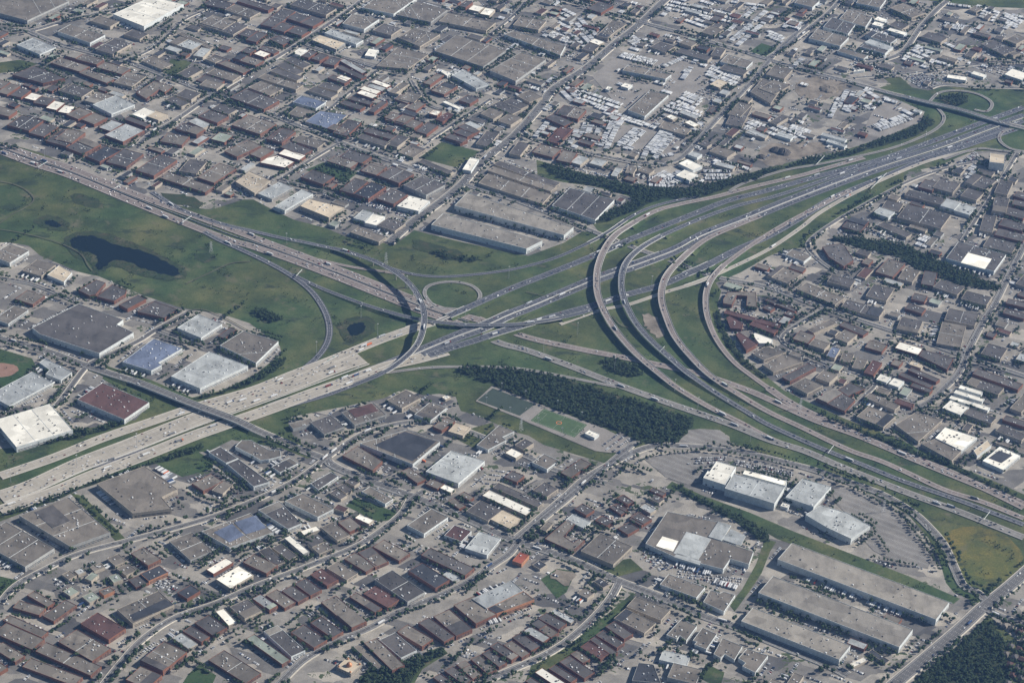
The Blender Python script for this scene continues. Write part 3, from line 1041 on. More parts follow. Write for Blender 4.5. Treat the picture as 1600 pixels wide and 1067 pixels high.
def grass_mat(name, a, b_, c_, sc=.01):
    m, n, l, b = newmat(name, 1.0); P = geo_pos(n)
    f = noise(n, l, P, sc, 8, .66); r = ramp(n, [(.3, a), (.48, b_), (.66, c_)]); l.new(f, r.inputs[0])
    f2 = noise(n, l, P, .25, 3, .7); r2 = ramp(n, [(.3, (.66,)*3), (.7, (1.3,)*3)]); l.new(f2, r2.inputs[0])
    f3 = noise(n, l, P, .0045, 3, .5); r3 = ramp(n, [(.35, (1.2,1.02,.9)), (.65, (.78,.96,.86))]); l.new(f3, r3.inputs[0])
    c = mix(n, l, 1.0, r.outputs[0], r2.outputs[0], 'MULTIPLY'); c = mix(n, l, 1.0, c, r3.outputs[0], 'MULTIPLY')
    # damp hollows and dry worn patches
    mp = n.new('ShaderNodeMapping'); l.new(P, mp.inputs[0]); mp.inputs['Rotation'].default_value = (0, 0, .5); mp.inputs['Scale'].default_value = (.010, .024, 1)
    g = noise(n, l, mp.outputs[0], 1, 6, .7); rg = ramp(n, [(.56, (0,)*3), (.64, (.8,)*3)]); l.new(g, rg.inputs[0])
    c = mix(n, l, rg.outputs[0], c, (.020,.032,.017))
    g = noise(n, l, P, .017, 6, .72); rg = ramp(n, [(.57, (0,)*3), (.68, (.75,)*3)]); l.new(g, rg.inputs[0])
    c = mix(n, l, rg.outputs[0], c, (.125,.110,.070))
    l.new(c, b.inputs['Base Color']); return m
def road_mat(name, col, width, lane=3.7, stain=.36, line=(.55,.55,.52)):
    m, n, l, b = newmat(name, .85)
    tc = n.new('ShaderNodeTexCoord'); sx = n.new('ShaderNodeSeparateXYZ'); l.new(tc.outputs['UV'], sx.inputs[0])
    u, v = sx.outputs[0], sx.outputs[1]; P = geo_pos(n)
    # stretched wear along the lanes
    mp = n.new('ShaderNodeMapping'); l.new(tc.outputs['UV'], mp.inputs[0]); mp.inputs['Scale'].default_value = (.55, .012, 1)
    f = noise(n, l, mp.outputs[0], 1, 4, .6); r = ramp(n, [(.3, tuple(c*(1-stain) for c in col)), (.7, tuple(c*(1+stain) for c in col))]); l.new(f, r.inputs[0])
    c = r.outputs[0]
    f = noise(n, l, P, .02, 4); r2 = ramp(n, [(.35, (.85,)*3), (.65, (1.12,)*3)]); l.new(f, r2.inputs[0]); c = mix(n, l, 1.0, c, r2.outputs[0], 'MULTIPLY')
    # paler shoulders
    au = math_(n, l, 'ABSOLUTE', u); half = width/2
    sh = math_(n, l, 'GREATER_THAN', au, half - (2.6 if width > 12.5 else 1.2))
    c = mix(n, l, sh, c, tuple(min(.5, x*1.25+.015) for x in col))
    e1 = math_(n, l, 'COMPARE', au, half - (2.6 if width > 12.5 else 1.2))
    e1.node.inputs[2].default_value = .13
    c = mix(n, l, e1, c, line)
    if width > 12.5:
        q = math_(n, l, 'DIVIDE', u, lane)
        if int((width-5)/lane) % 2: q = math_(n, l, 'ADD', q, .5)
        fr = math_(n, l, 'ABSOLUTE', math_(n, l, 'SUBTRACT', q, math_(n, l, 'ROUND', q)))
        d1 = math_(n, l, 'LESS_THAN', fr, .035)
        dv = math_(n, l, 'FRACT', math_(n, l, 'DIVIDE', v, 12.)); d2 = math_(n, l, 'LESS_THAN', dv, .3)
        inn = math_(n, l, 'LESS_THAN', au, half-3.2)
        c = mix(n, l, math_(n, l, 'MULTIPLY', math_(n, l, 'MULTIPLY', d1, d2), inn), c, line)
    l.new(c, b.inputs['Base Color']); return m
def roof_mat(name, col, amt=.24):
    m, n, l, b = newmat(name, .9); P = geo_pos(n)
    oi = n.new('ShaderNodeObjectInfo')
    mp = n.new('ShaderNodeMapping'); l.new(P, mp.inputs[0]); mp.inputs['Rotation'].default_value = (0, 0, math.radians(31)); mp.inputs['Scale'].default_value = (.05, .02, 0)
    f = noise(n, l, mp.outputs[0], 1, 6, .68)
    r = ramp(n, [(.28, tuple(c*(1-amt*1.7) for c in col)), (.5, col), (.74, tuple(min(1,c*(1+amt)) for c in col))]); l.new(f, r.inputs[0]); c = r.outputs[0]
    # membrane seams / ballast patches
    mp2 = n.new('ShaderNodeMapping'); l.new(P, mp2.inputs[0]); mp2.inputs['Rotation'].default_value = (0, 0, math.radians(31)); mp2.inputs['Scale'].default_value = (1/34, 1/22, 0)
    v = n.new('ShaderNodeTexVoronoi'); v.distance = 'CHEBYCHEV'; v.inputs['Scale'].default_value = 1; v.inputs['Randomness'].default_value = .6; l.new(mp2.outputs[0], v.inputs['Vector'])
    sp = n.new('ShaderNodeSeparateColor'); l.new(v.outputs['Color'], sp.inputs[0])
    r4 = ramp(n, [(0, (.80,)*3), (.5, (1.,)*3), (1, (1.16,)*3)]); l.new(sp.outputs[0], r4.inputs[0]); c = mix(n, l, 1.0, c, r4.outputs[0], 'MULTIPLY')
    f2 = noise(n, l, P, .7, 2); r2 = ramp(n, [(.3, (.86,)*3), (.7, (1.12,)*3)]); l.new(f2, r2.inputs[0]); c = mix(n, l, 1.0, c, r2.outputs[0], 'MULTIPLY')
    r3 = ramp(n, [(0, (.8,.8,.8)), (.5, (1.0,.99,.97)), (1, (1.16,1.14,1.1))]); l.new(oi.outputs['Random'], r3.inputs[0]); c = mix(n, l, 1.0, c, r3.outputs[0], 'MULTIPLY')
    l.new(c, b.inputs['Base Color']); return m
MAT['ground'] = ground_mat()
MAT['grass'] = grass_mat('verge_grass', (.020,.034,.014), (.050,.072,.028), (.098,.110,.048))
MAT['turf'] = grass_mat('mown_turf', (.030,.056,.022), (.038,.066,.026), (.05,.076,.03), .03)
MAT['meadow'] = grass_mat('yellow_meadow', (.050,.068,.026), (.095,.095,.030), (.150,.125,.035), .022)
MAT['scrub'] = grass_mat('scrub', (.02,.035,.015), (.03,.045,.02), (.05,.05,.03), .05)
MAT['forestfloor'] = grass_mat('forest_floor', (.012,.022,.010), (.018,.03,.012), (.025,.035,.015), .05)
MAT['soil'] = speckled('bare_soil', (.20,.17,.135), .35, .03)
MAT['clay'] = speckled('red_clay', (.25,.15,.11), .12, .05)
MAT['yard'] = speckled('gravel_yard', (.235,.215,.19), .14, .02)
MAT['lot'] = speckled('parking_asphalt', (.185,.172,.155), .2, .02)
def baylines(m):
    n, l = m.node_tree.nodes, m.node_tree.links; b = n['Principled BSDF']; src = b.inputs['Base Color'].links[0].from_socket
    mp = n.new('ShaderNodeMapping'); l.new(geo_pos(n), mp.inputs[0]); mp.inputs['Rotation'].default_value = (0, 0, math.radians(31)); sx = n.new('ShaderNodeSeparateXYZ'); l.new(mp.outputs[0], sx.inputs[0])
    a = math_(n, l, 'FRACT', math_(n, l, 'DIVIDE', sx.outputs[1], 17.)); row = math_(n, l, 'LESS_THAN', a, .6)
    f = math_(n, l, 'FRACT', math_(n, l, 'DIVIDE', sx.outputs[0], 2.8)); ln = math_(n, l, 'LESS_THAN', f, .09)
    mid = math_(n, l, 'LESS_THAN', math_(n, l, 'ABSOLUTE', math_(n, l, 'SUBTRACT', a, .3)), .012)
    q = math_(n, l, 'MAXIMUM', math_(n, l, 'MULTIPLY', row, ln), mid)
    l.new(mix(n, l, math_(n, l, 'MULTIPLY', q, .55), src, (.5,.5,.47)), b.inputs['Base Color'])
baylines(MAT['lot'])
MAT['field'] = speckled('artificial_turf', (.065,.105,.045), .1, .05)
MAT['fielddark'] = speckled('dark_turf', (.042,.058,.042), .08, .05)
m, n, l, b = newmat('pond_water', .3); b.inputs['Base Color'].default_value = (.006, .011, .013, 1); b.inputs['Specular IOR Level'].default_value = .06
bp = n.new('ShaderNodeBump'); bp.inputs['Strength'].default_value = .15; l.new(noise(n, l, geo_pos(n), .3, 3), bp.inputs['Height']); l.new(bp.outputs[0], b.inputs['Normal']); MAT['pond'] = m
RC = {'g': (.150,.134,.115), 'd': (.088,.082,.080), 's': (.215,.198,.172), 'k': (.045,.048,.056), 'w': (.74,.71,.62), 'l': (.33,.345,.34), 'b': (.125,.150,.215),
      'r': (.092,.050,.045), 't': (.47,.40,.30), 'c': (.25,.28,.235), 'R': (.27,.075,.045)}
for k, c in RC.items(): MAT['roof_'+k] = roof_mat('roof_'+k, c, .08 if k in 'wt' else .24)
WC = {'B': (.19,.085,.055), 'O': (.38,.18,.10), 'W': (.58,.60,.58), 'G': (.34,.34,.32), 'T': (.40,.35,.28)}
for k, c in WC.items(): MAT['wall_'+k] = speckled('wall_'+k, c, .12, .15, .9, .15)
MAT['concrete'] = speckled('concrete', (.38,.355,.31), .12, .1)
MAT['kerb'] = speckled('pale_kerb', (.46,.42,.35), .1, .1)
MAT['path'] = speckled('trodden_path', (.095,.092,.062), .3, .03)
MAT['spoil'] = speckled('spoil', (.075,.068,.062), .3, .1)
MAT['barrier'] = speckled('barrier_concrete', (.50,.49,.45), .1, .1)
MAT['glass'] = newmat('dark_glass', .25)[0]; MAT['glass'].node_tree.nodes['Principled BSDF'].inputs['Base Color'].default_value = (.03,.04,.05,1)
m, n, l, b = newmat('window_band_glass', .3)
f = n.new('ShaderNodeTexWhiteNoise'); mp = n.new('ShaderNodeMapping'); l.new(geo_pos(n), mp.inputs[0]); mp.inputs['Scale'].default_value = (.4, .4, 0)
sn = n.new('ShaderNodeVectorMath'); sn.operation = 'FLOOR'; l.new(mp.outputs[0], sn.inputs[0]); l.new(sn.outputs[0], f.inputs[0])
r = ramp(n, [(.5, (.03,.04,.05)), (.62, (.16,.13,.11))]); l.new(f.outputs['Value'], r.inputs[0]); l.new(r.outputs[0], b.inputs['Base Color']); MAT['bandglass'] = m
def plain(name, col, rough=.5, metal=0.):
    m, n, l, b = newmat(name, rough); P = coords(n, l); f = noise(n, l, P, 1.5, 2)
    r = ramp(n, [(.3, tuple(c*.88 for c in col)), (.7, tuple(min(1, c*1.08) for c in col))]); l.new(f, r.inputs[0]); l.new(r.outputs[0], b.inputs['Base Color'])
    b.inputs['Metallic'].default_value = metal; return m
MAT['metal'] = plain('galvanised_metal', (.45,.46,.47), .5, .3)
MAT['unitwhite'] = plain('unit_paint', (.62,.62,.60)); MAT['unitdark'] = plain('unit_dark', (.12,.12,.12))
MAT['tyre'] = plain('tyre', (.03,.03,.03), .9)
CARC = [('white', (.75,.75,.73), 34), ('silver', (.42,.43,.44), 22), ('grey', (.16,.165,.17), 16), ('black', (.025,.025,.028), 16), ('dark red', (.16,.03,.025), 4), ('blue', (.04,.07,.15), 7)]
for nm, c, w in CARC: MAT['car_'+nm] = plain('paint_'+nm.replace(' ', '_'), c, .35)
MAT['truckorange'] = plain('paint_orange', (.6,.16,.06), .5)
m, n, l, b = newmat('leaves', 1.0); P = geo_pos(n)
oi = n.new('ShaderNodeObjectInfo'); f = noise(n, l, P, .12, 4, .7)
r = ramp(n, [(.3, (.014,.028,.012)), (.5, (.028,.047,.019)), (.7, (.056,.074,.028))]); l.new(f, r.inputs[0])
f2 = noise(n, l, P, 1.1, 2); r2 = ramp(n, [(.3, (.6,)*3), (.7, (1.4,)*3)]); l.new(f2, r2.inputs[0])
l.new(mix(n, l, 1.0, r.outputs[0], r2.outputs[0], 'MULTIPLY'), b.inputs['Base Color']); MAT['leaves'] = m
MAT['bark'] = plain('bark', (.09,.07,.055), .95)
MAT['gold'] = plain('copper_dome', (.42,.20,.10), .4, .3)
MAT['line'] = plain('white_paint', (.6,.6,.58), .8)
MAT['ring'] = plain('orange_turf_mark', (.55,.16,.05), .9)
# ---------------------------------------------------------------- object helpers
COL = SC.collection
def mesh_np(name, V, F, mats=None, midx=None, uv=None, smooth=False):
    """V (n,3), F list of faces or (m,k) array."""
    me = bpy.data.meshes.new(name)
    if isinstance(F, np.ndarray):
        k = F.shape[1]; nf = len(F)
        me.vertices.add(len(V)); me.vertices.foreach_set('co', np.asarray(V, np.float32).ravel())
        me.loops.add(nf*k); me.loops.foreach_set('vertex_index', F.astype(np.int32).ravel())
        me.polygons.add(nf); me.polygons.foreach_set('loop_start', np.arange(0, nf*k, k, dtype=np.int32))
        if uv is not None:
            ul = me.uv_layers.new(name='UVMap'); ul.data.foreach_set('uv', np.asarray(uv, np.float32).ravel())
        me.update(calc_edges=True)
        if not smooth: me.shade_flat()
    else:
        me.from_pydata([tuple(v) for v in V], [], F); me.update()
    for mm in (mats or []): me.materials.append(mm)
    if midx is not None: me.polygons.foreach_set('material_index', np.asarray(midx, np.int32))
    return me
def obj(name, me, parent=None, loc=None):
    o = bpy.data.objects.new(name, me); COL.objects.link(o)
    if parent: o.parent = parent
    if loc is not None: o.location = loc
    return o
def struct(o): o['kind'] = 'structure'; return o
def empty(name, loc, rz=0.):
    o = bpy.data.objects.new(name, None); o.empty_display_size = 1; COL.objects.link(o); o.location = loc; o.rotation_euler = (0, 0, rz); return o
THINGS = []      # (object, description, category, group, ground position)
def thing(o, desc, cat, group, pos): THINGS.append((o, desc, cat, group, pos)); return o
BOXF = np.array([[0,1,2,3],[7,6,5,4],[0,4,5,1],[1,5,6,2],[2,6,7,3],[3,7,4,0]])
def boxv(x0, x1, y0, y1, z0, z1, tx=0., ty=0.):
    return np.array([[x0,y0,z0],[x0,y1,z0],[x1,y1,z0],[x1,y0,z0],[x0+tx,y0+ty,z1],[x0+tx,y1-ty,z1],[x1-tx,y1-ty,z1],[x1-tx,y0+ty,z1]], float)
class MB:
    def __init__(s): s.V = []; s.F = []; s.I = []; s.n = 0
    def add(s, V, F, mi=0):
        V = np.asarray(V, float); F = np.asarray(F); s.V.append(V); s.F.append(F + s.n); s.I.append(np.full(len(F), mi)); s.n += len(V)
    def box(s, *a, mi=0, **k): s.add(boxv(*a, **k), BOXF, mi)
    def cyl(s, x, y, z0, z1, r0, r1, n=6, mi=0):
        a = np.arange(n)*2*np.pi/n; c, d = np.cos(a), np.sin(a)
        V = np.concatenate([np.stack([x+r0*c, y+r0*d, np.full(n, z0)], 1), np.stack([x+r1*c, y+r1*d, np.full(n, z1)], 1)])
        s.add(V, [[i, (i+1) % n, n+(i+1) % n, n+i] for i in range(n)], mi)
    def bar(s, p, q, r, mi=0):
        p, q = Vector(p), Vector(q); d = (q-p).normalized(); a = d.orthogonal().normalized()*r; b = d.cross(a)
        s.add([p+a, p+b, p-a, p-b, q+a, q+b, q-a, q-b], [[0,1,5,4],[1,2,6,5],[2,3,7,6],[3,0,4,7]], mi)
    def arrays(s): return np.concatenate(s.V), np.concatenate(s.F), np.concatenate(s.I)
    def mesh(s, name, mats):
        V, F, I = s.arrays(); return mesh_np(name, V, F, mats, I)
# occupancy raster, 2 m cells
GX, GY, GC = -1750., -1450., 2.
GN, GM = 1800, 2050
OCC = np.zeros((GM, GN), np.uint8)
def raster(poly, val, grow=0., arr=None):
    arr = OCC if arr is None else arr
    P = np.array([p[:2] for p in poly], float)
    x0 = max(0, int((P[:,0].min()-grow-GX)/GC)); x1 = min(GN, int((P[:,0].max()+grow-GX)/GC)+2)
    y0 = max(0, int((P[:,1].min()-grow-GY)/GC)); y1 = min(GM, int((P[:,1].max()+grow-GY)/GC)+2)
    if x1 <= x0 or y1 <= y0: return
    X, Y = np.meshgrid(GX+(np.arange(x0, x1)+.5)*GC, GY+(np.arange(y0, y1)+.5)*GC)
    ins = np.zeros(X.shape, bool); n = len(P); dm = np.full(X.shape, 1e9)
    for i in range(n):
        ax, ay = P[i]; bx, by = P[(i+1) % n]
        if by != ay:
            c = ((ay > Y) != (by > Y)) & (X < (bx-ax)*(Y-ay)/(by-ay)+ax); ins ^= c
        if grow > 0:
            L = (bx-ax)**2+(by-ay)**2+1e-9; t = np.clip(((X-ax)*(bx-ax)+(Y-ay)*(by-ay))/L, 0, 1)
            dm = np.minimum(dm, np.hypot(X-ax-t*(bx-ax), Y-ay-t*(by-ay)))
    if grow > 0: ins |= dm < grow
    sub = arr[y0:y1, x0:x1]; sub[ins] = np.maximum(sub[ins], val)
def raster_line(P, w, val, arr=None):
    for a, b in zip(P[:-1], P[1:]):
        d = np.array([b[0]-a[0], b[1]-a[1]]); L = np.hypot(*d)
        if L < .01: continue
        q = np.array([-d[1], d[0]])/L*w
        a2 = np.array(a[:2])-d/L; b2 = np.array(b[:2])+d/L
        raster([a2+q, b2+q, b2-q, a2-q], val, 0, arr)
def occ(x, y, arr=None):
    arr = OCC if arr is None else arr
    i = int((x-GX)/GC); j = int((y-GY)/GC)
    return arr[j, i] if 0 <= i < GN and 0 <= j < GM else 255
def parse(txt):
    out = []; ox = oy = 0.; s = 4.
    for ln in txt.strip().split('\n'):
        ln = ln.strip()
        if not ln: continue
        if ln[0] == '@':
            a = ln[1:].split(); ox, oy = float(a[0]), float(a[1]); s = float(a[2]) if len(a) > 2 else 4.
            continue
        out.append((ln, ox, oy, s))
    return out
# ---------------------------------------------------------------- large structure: ground, zones
from mathutils.geometry import tessellate_polygon
def sheet(name, poly, z, mat):
    V = [(p[0], p[1], z) for p in poly]; F = []
    for t in tessellate_polygon([[Vector(v) for v in V]]):
        a, c, d = (V[k] for k in t); s = (c[0]-a[0])*(d[1]-a[1])-(c[1]-a[1])*(d[0]-a[0])
        if abs(s) > 1e-6: F.append(list(t) if s > 0 else list(t)[::-1])
    return struct(obj(name, mesh_np(name, V, F, [mat])))
sheet('ground', [(-16000,-9000), (16000,-9000), (16000,22000), (-16000,22000)], 0, MAT['ground'])
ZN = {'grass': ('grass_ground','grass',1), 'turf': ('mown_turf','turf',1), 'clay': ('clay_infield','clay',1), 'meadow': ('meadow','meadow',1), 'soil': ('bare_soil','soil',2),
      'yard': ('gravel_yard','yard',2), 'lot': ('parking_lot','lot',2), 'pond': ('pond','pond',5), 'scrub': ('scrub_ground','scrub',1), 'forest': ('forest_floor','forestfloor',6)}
FORESTS = []; zi = 0; ZONEPTS = {'grass': []}
GRASSARR = np.zeros((GM, GN), np.uint8)
def smooth_poly(P, it=1):
    for _ in range(it):
        Q = []
        for i in range(len(P)):
            a, b = P[i], P[(i+1) % len(P)]
            Q += [(a[0]*.8+b[0]*.2, a[1]*.8+b[1]*.2), (a[0]*.2+b[0]*.8, a[1]*.2+b[1]*.8)]
        P = Q
    return P
for ln, ox, oy, s in parse(ZONES):
    a = ln.split(); kind = a[1]; v = list(map(float, a[3:]))
    P = [at(ox+v[i]/s, oy+v[i+1]/s)[:2] for i in range(0, len(v), 2)]
    if kind in ('pond', 'meadow', 'forest', 'soil', 'clay', 'scrub'):
        P = smooth_poly(P, 2)
        Q = []
        for i in range(len(P)):
            x, y = P[i]; w = {'clay': 1, 'pond': 3.2}.get(kind, 5)
            Q.append((x+rnd.uniform(-w, w), y+rnd.uniform(-w, w)))
        P = Q
    if kind == 'field': continue
    nm, mt, oc = ZN[kind]; zi += 1
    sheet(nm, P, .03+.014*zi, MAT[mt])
    raster(P, oc)
    if kind == 'forest': FORESTS.append(P)
    if kind in ('grass',): raster(P, 1, 0, GRASSARR)
# ---------------------------------------------------------------- roads
RMAT = {}
RCOL = {'s': (.21,.18,.13), 'a': (.070,.073,.083), 'p': (.185,.155,.138), 'c': (.33,.298,.245), 'g': (.17,.16,.145), 'r': (.108,.104,.100)}
def rmat(t, w):
    k = (t, w)
    if k not in RMAT: RMAT[k] = road_mat('surface_%s_%d' % (t, w), RCOL[t], w)
    return RMAT[k]
def catmull(P, step=10.):
    out = []; n = len(P)
    for i in range(n-1):
        p0 = P[max(i-1, 0)]; p1 = P[i]; p2 = P[i+1]; p3 = P[min(i+2, n-1)]
        L = math.dist(p1[:2], p2[:2]); k = max(1, int(L/step))
        for j in range(k):
            t = j/k; q = []
            for c in range(2):
                q.append(.5*((2*p1[c])+(-p0[c]+p2[c])*t+(2*p0[c]-5*p1[c]+4*p2[c]-p3[c])*t*t+(-p0[c]+3*p1[c]-3*p2[c]+p3[c])*t**3))
            s = t*t*(3-2*t); q.append(p1[2]*(1-s)+p2[2]*s); out.append(q)
    out.append(list(P[-1])); return out
def offsets(P):
    n = len(P); T = []
    for i in range(n):
        a = P[max(0, i-1)]; b = P[min(n-1, i+1)]; d = np.array([b[0]-a[0], b[1]-a[1]]); d /= (np.hypot(*d)+1e-9); T.append(d)
    return T
ROADS = []; ri = 0; RSURF = np.zeros((GM, GN), np.uint8)
for ln, ox, oy, s in parse(ROADSTXT):
    hd, body = ln.split('|', 1); h = hd.split()
    kind, t, w = h[1], h[2], float(h[3])
    zf = 1.3 if (kind == 'flyover' and w == 13 and t == 'a') else {'flyover': .64, 'highway': .55}.get(kind, .78); pts = []
    for q in body.strip().split(';'):
        x, y, z = map(float, q.split()); pts.append(at(ox+x/s, oy+y/s, z*zf))
    zb = 1.05+.018*ri; ri += 1
    P = catmull(pts)
    # smooth the profile
    Z = np.array([p[2] for p in P]); 
    for _ in range(6): Z[1:-1] = (Z[:-2]+2*Z[1:-1]+Z[2:])/4
    P = [(p[0], p[1], z+zb) for p, z in zip(P, Z)]; T = offsets(P); n = len(P)
    hw = w/2; L = np.concatenate([[0], np.cumsum([math.dist(a[:2], b[:2]) for a, b in zip(P[:-1], P[1:])])])
    V = []; 
    for p, d in zip(P, T): V += [(p[0]-d[1]*hw, p[1]+d[0]*hw, p[2]), (p[0]+d[1]*hw, p[1]-d[0]*hw, p[2])]
    F = np.array([[2*i+1, 2*i+3, 2*i+2, 2*i] for i in range(n-1)])
    uv = []
    for i in range(n-1): uv += [(hw, L[i]), (hw, L[i+1]), (-hw, L[i+1]), (-hw, L[i])]
    names = {'highway': 'highway', 'ramp': 'ramp', 'flyover': 'ramp', 'loop_ramp': 'loop_ramp', 'road': 'road', 'street': 'street', 'avenue': 'avenue', 'path': 'dirt_path'}
    struct(obj(names[kind], mesh_np(names[kind], V, F, [MAT['path'] if kind == 'path' else rmat(t, w)], uv=uv)))
    ROADS.append((kind, t, w, P, T, L, Z))
    low = [p for p, z in zip(P, Z)]
    if kind != 'path': raster_line(P, hw+1.5, 3)
    if kind in ('road', 'avenue', 'street'): raster_line(P, max(1.2, hw-1.0), 1, RSURF)
    # embankments where the surface leaves the ground
    def runs(test):
        out = []; cur = []
        for i in range(n):
            if test(Z[i]): cur.append(i)
            else:
                if len(cur) > 2: out.append(cur)
                cur = []
        if len(cur) > 2: out.append(cur)
        return out
    for run in runs(lambda z: .12 < z < 4.6):
        V = []; 
        for i in run:
            p, d = P[i], T[i]; ww = hw+.3; zz = p[2]-.12; o2 = ww+zz*1.7
            for o_, q in ((-o2, 0), (-ww, zz), (ww, zz), (o2, 0)): V.append((p[0]-d[1]*o_, p[1]+d[0]*o_, q))
        m_ = len(run); F = [[4*i+k, 4*i+k+1, 4*i+k+5, 4*i+k+4] for i in range(m_-1) for k in range(3)] 
        me = mesh_np('embankment', V, F + [[0,1,2,3], [4*m_-1, 4*m_-2, 4*m_-3, 4*m_-4]], [MAT['grass']]); struct(obj('embankment', me))
    for run in runs(lambda z: z > 3.8):
        mid = P[run[len(run)//2]]; e = empty('bridge', (mid[0], mid[1], 0)); c = np.array([mid[0], mid[1], 0])
        prof = [(-hw-.4, 0), (-hw-.4, -.9), (-hw+1.5, -1.9), (hw-1.5, -1.9), (hw+.4, -.9), (hw+.4, 0)]
        V = []
        for i in run:
            p, d = P[i], T[i]
            for o_, q in prof: V.append((p[0]-d[1]*o_-c[0], p[1]+d[0]*o_-c[1], p[2]+q-.05))
        m_ = len(run); F = [[6*i+k, 6*i+(k+1) % 6, 6*i+6+(k+1) % 6, 6*i+6+k] for i in range(m_-1) for k in range(5)]
        obj('deck', mesh_np('deck', V, F + [list(range(6))[::-1], [6*(m_-1)+k for k in range(6)]], [MAT['concrete']]), e)
        for sgn in (-1, 1):
            V = []
            for i in run:
                p, d = P[i], T[i]
                for o_, q in ((hw-.25, -.04), (hw-.1, 1.0), (hw+.3, 1.0), (hw+.4, -.04)): V.append((p[0]-d[1]*o_*sgn-c[0], p[1]+d[0]*o_*sgn-c[1], p[2]+q))
            F = [[4*i+k, 4*i+k+1, 4*i+k+5, 4*i+k+4] for i in range(m_-1) for k in range(3)]
            obj('barrier', mesh_np('barrier', V, F, [MAT['barrier']]), e)
        for i in run[3::4]:
            if Z[i] < 4.5: continue
            p, d = P[i], T[i]; x, y = p[0]-c[0], p[1]-c[1]
            mb = MB(); mb.cyl(x, y, 0, p[2]-2.6, 1.1, 1.1, 8)
            a, b_ = np.array([-d[1], d[0]])*hw*.62, np.array(d)*.8
            zz = p[2]-2.7; K = [(x+s1*a[0]*k+s2*b_[0], y+s1*a[1]*k+s2*b_[1], zz+dz) for dz, k in ((0, .6), (.8, 1)) for s1, s2 in ((-1,-1), (-1,1), (1,1), (1,-1))]
            mb.add(K, BOXF); obj('pier', mb.mesh('pier', [MAT['concrete']]), e)
        kd = 'curved flyover bridge' if kind == 'flyover' else ('road bridge over the highway' if kind in ('road','avenue') else 'low highway overpass')
        cl = {'a': 'dark asphalt', 'p': 'pinkish-grey', 'c': 'pale concrete', 'g': 'grey', 'r': 'grey'}[t]
        thing(e, cl+' '+kd, 'bridge', None, (mid[0], mid[1], 0))
# kerbs and pavements of the local roads, open at the junctions
for kind, t, w, P, T, L, Z in ROADS:
    if kind not in ('road', 'avenue', 'street'): continue
    hw = w/2; n = len(P); V = []; F = []
    for sgn in (-1, 1):
        wd = 1.9 if (sgn > 0 and kind != 'street') else .7; prof = ((hw+.02, -.02), (hw+.02, .11), (hw+.25, .11), (hw+wd, .11), (hw+2.1, -1.3)); ok = []
        b0 = len(V)
        for p, d in zip(P, T):
            o_ = (hw+1.3)*sgn; ok.append(occ(p[0]-d[1]*o_, p[1]+d[0]*o_, RSURF) == 0)
            for o_, zz in prof: V.append((p[0]-d[1]*o_*sgn, p[1]+d[0]*o_*sgn, p[2]+zz))
        for i in range(n-1):
            if not (ok[i] and ok[i+1]): continue
            for k in range(4):
                f = [b0+i*5+k, b0+(i+1)*5+k, b0+(i+1)*5+k+1, b0+i*5+k+1]; F.append(f if sgn > 0 else f[::-1])
    struct(obj('pavement', mesh_np('pavement', V, np.array(F), [MAT['kerb']])))
# median barriers between twin carriageways
def barrier_between(A, B, desc):
    PA, PB = A[3], B[3]; PBn = np.array([p[:2] for p in PB]); pts = []
    for p in PA:
        k = np.argmin(np.hypot(PBn[:,0]-p[0], PBn[:,1]-p[1])); q = PB[k]
        if math.dist(p[:2], q[:2]) < (A[2]+B[2])/2+26: pts.append(((p[0]+q[0])/2, (p[1]+q[1])/2, max(p[2], q[2])))
    P = pts[::2]; T = offsets(P); V = []
    c = P[len(P)//2]
    for p, d in zip(P, T):
        for o_, q in ((-.55, -.6), (-.28, 1.2), (.28, 1.2), (.55, -.6)): V.append((p[0]-d[1]*o_-c[0], p[1]+d[0]*o_-c[1], p[2]+q))
    F = [[4*i+k, 4*i+k+1, 4*i+k+5, 4*i+k+4] for i in range(len(P)-1) for k in range(3)]
    o = obj('median_barrier', mesh_np('median_barrier', V, F, [MAT['barrier']]), loc=(c[0], c[1], 0))
    thing(o, desc, 'barrier', None, (c[0], c[1], 0))
    hw = 1.6; V = []; 
    for p, d in zip(P, T): V += [(p[0]-d[1]*hw, p[1]+d[0]*hw, p[2]+.03), (p[0]+d[1]*hw, p[1]-d[0]*hw, p[2]+.03)]
    struct(obj('median_strip', mesh_np('median_strip', V, np.array([[2*i+1, 2*i+3, 2*i+2, 2*i] for i in range(len(P)-1)]), [MAT['concrete']])))
hws = [r for r in ROADS if r[0] == 'highway']
barrier_between(hws[1], hws[2], 'long concrete median barrier of the dark core highway')
# hws order: 0 north outer,1 core up,2 core low,3 south, 4 se-a,5 se-b,6 se-c,7 nw-a,8 nw-b,9.. west
barrier_between(hws[7], hws[8], 'concrete median barrier of the pinkish northwest highway')
barrier_between(hws[10], hws[11], 'concrete median barrier of the pale western highway')
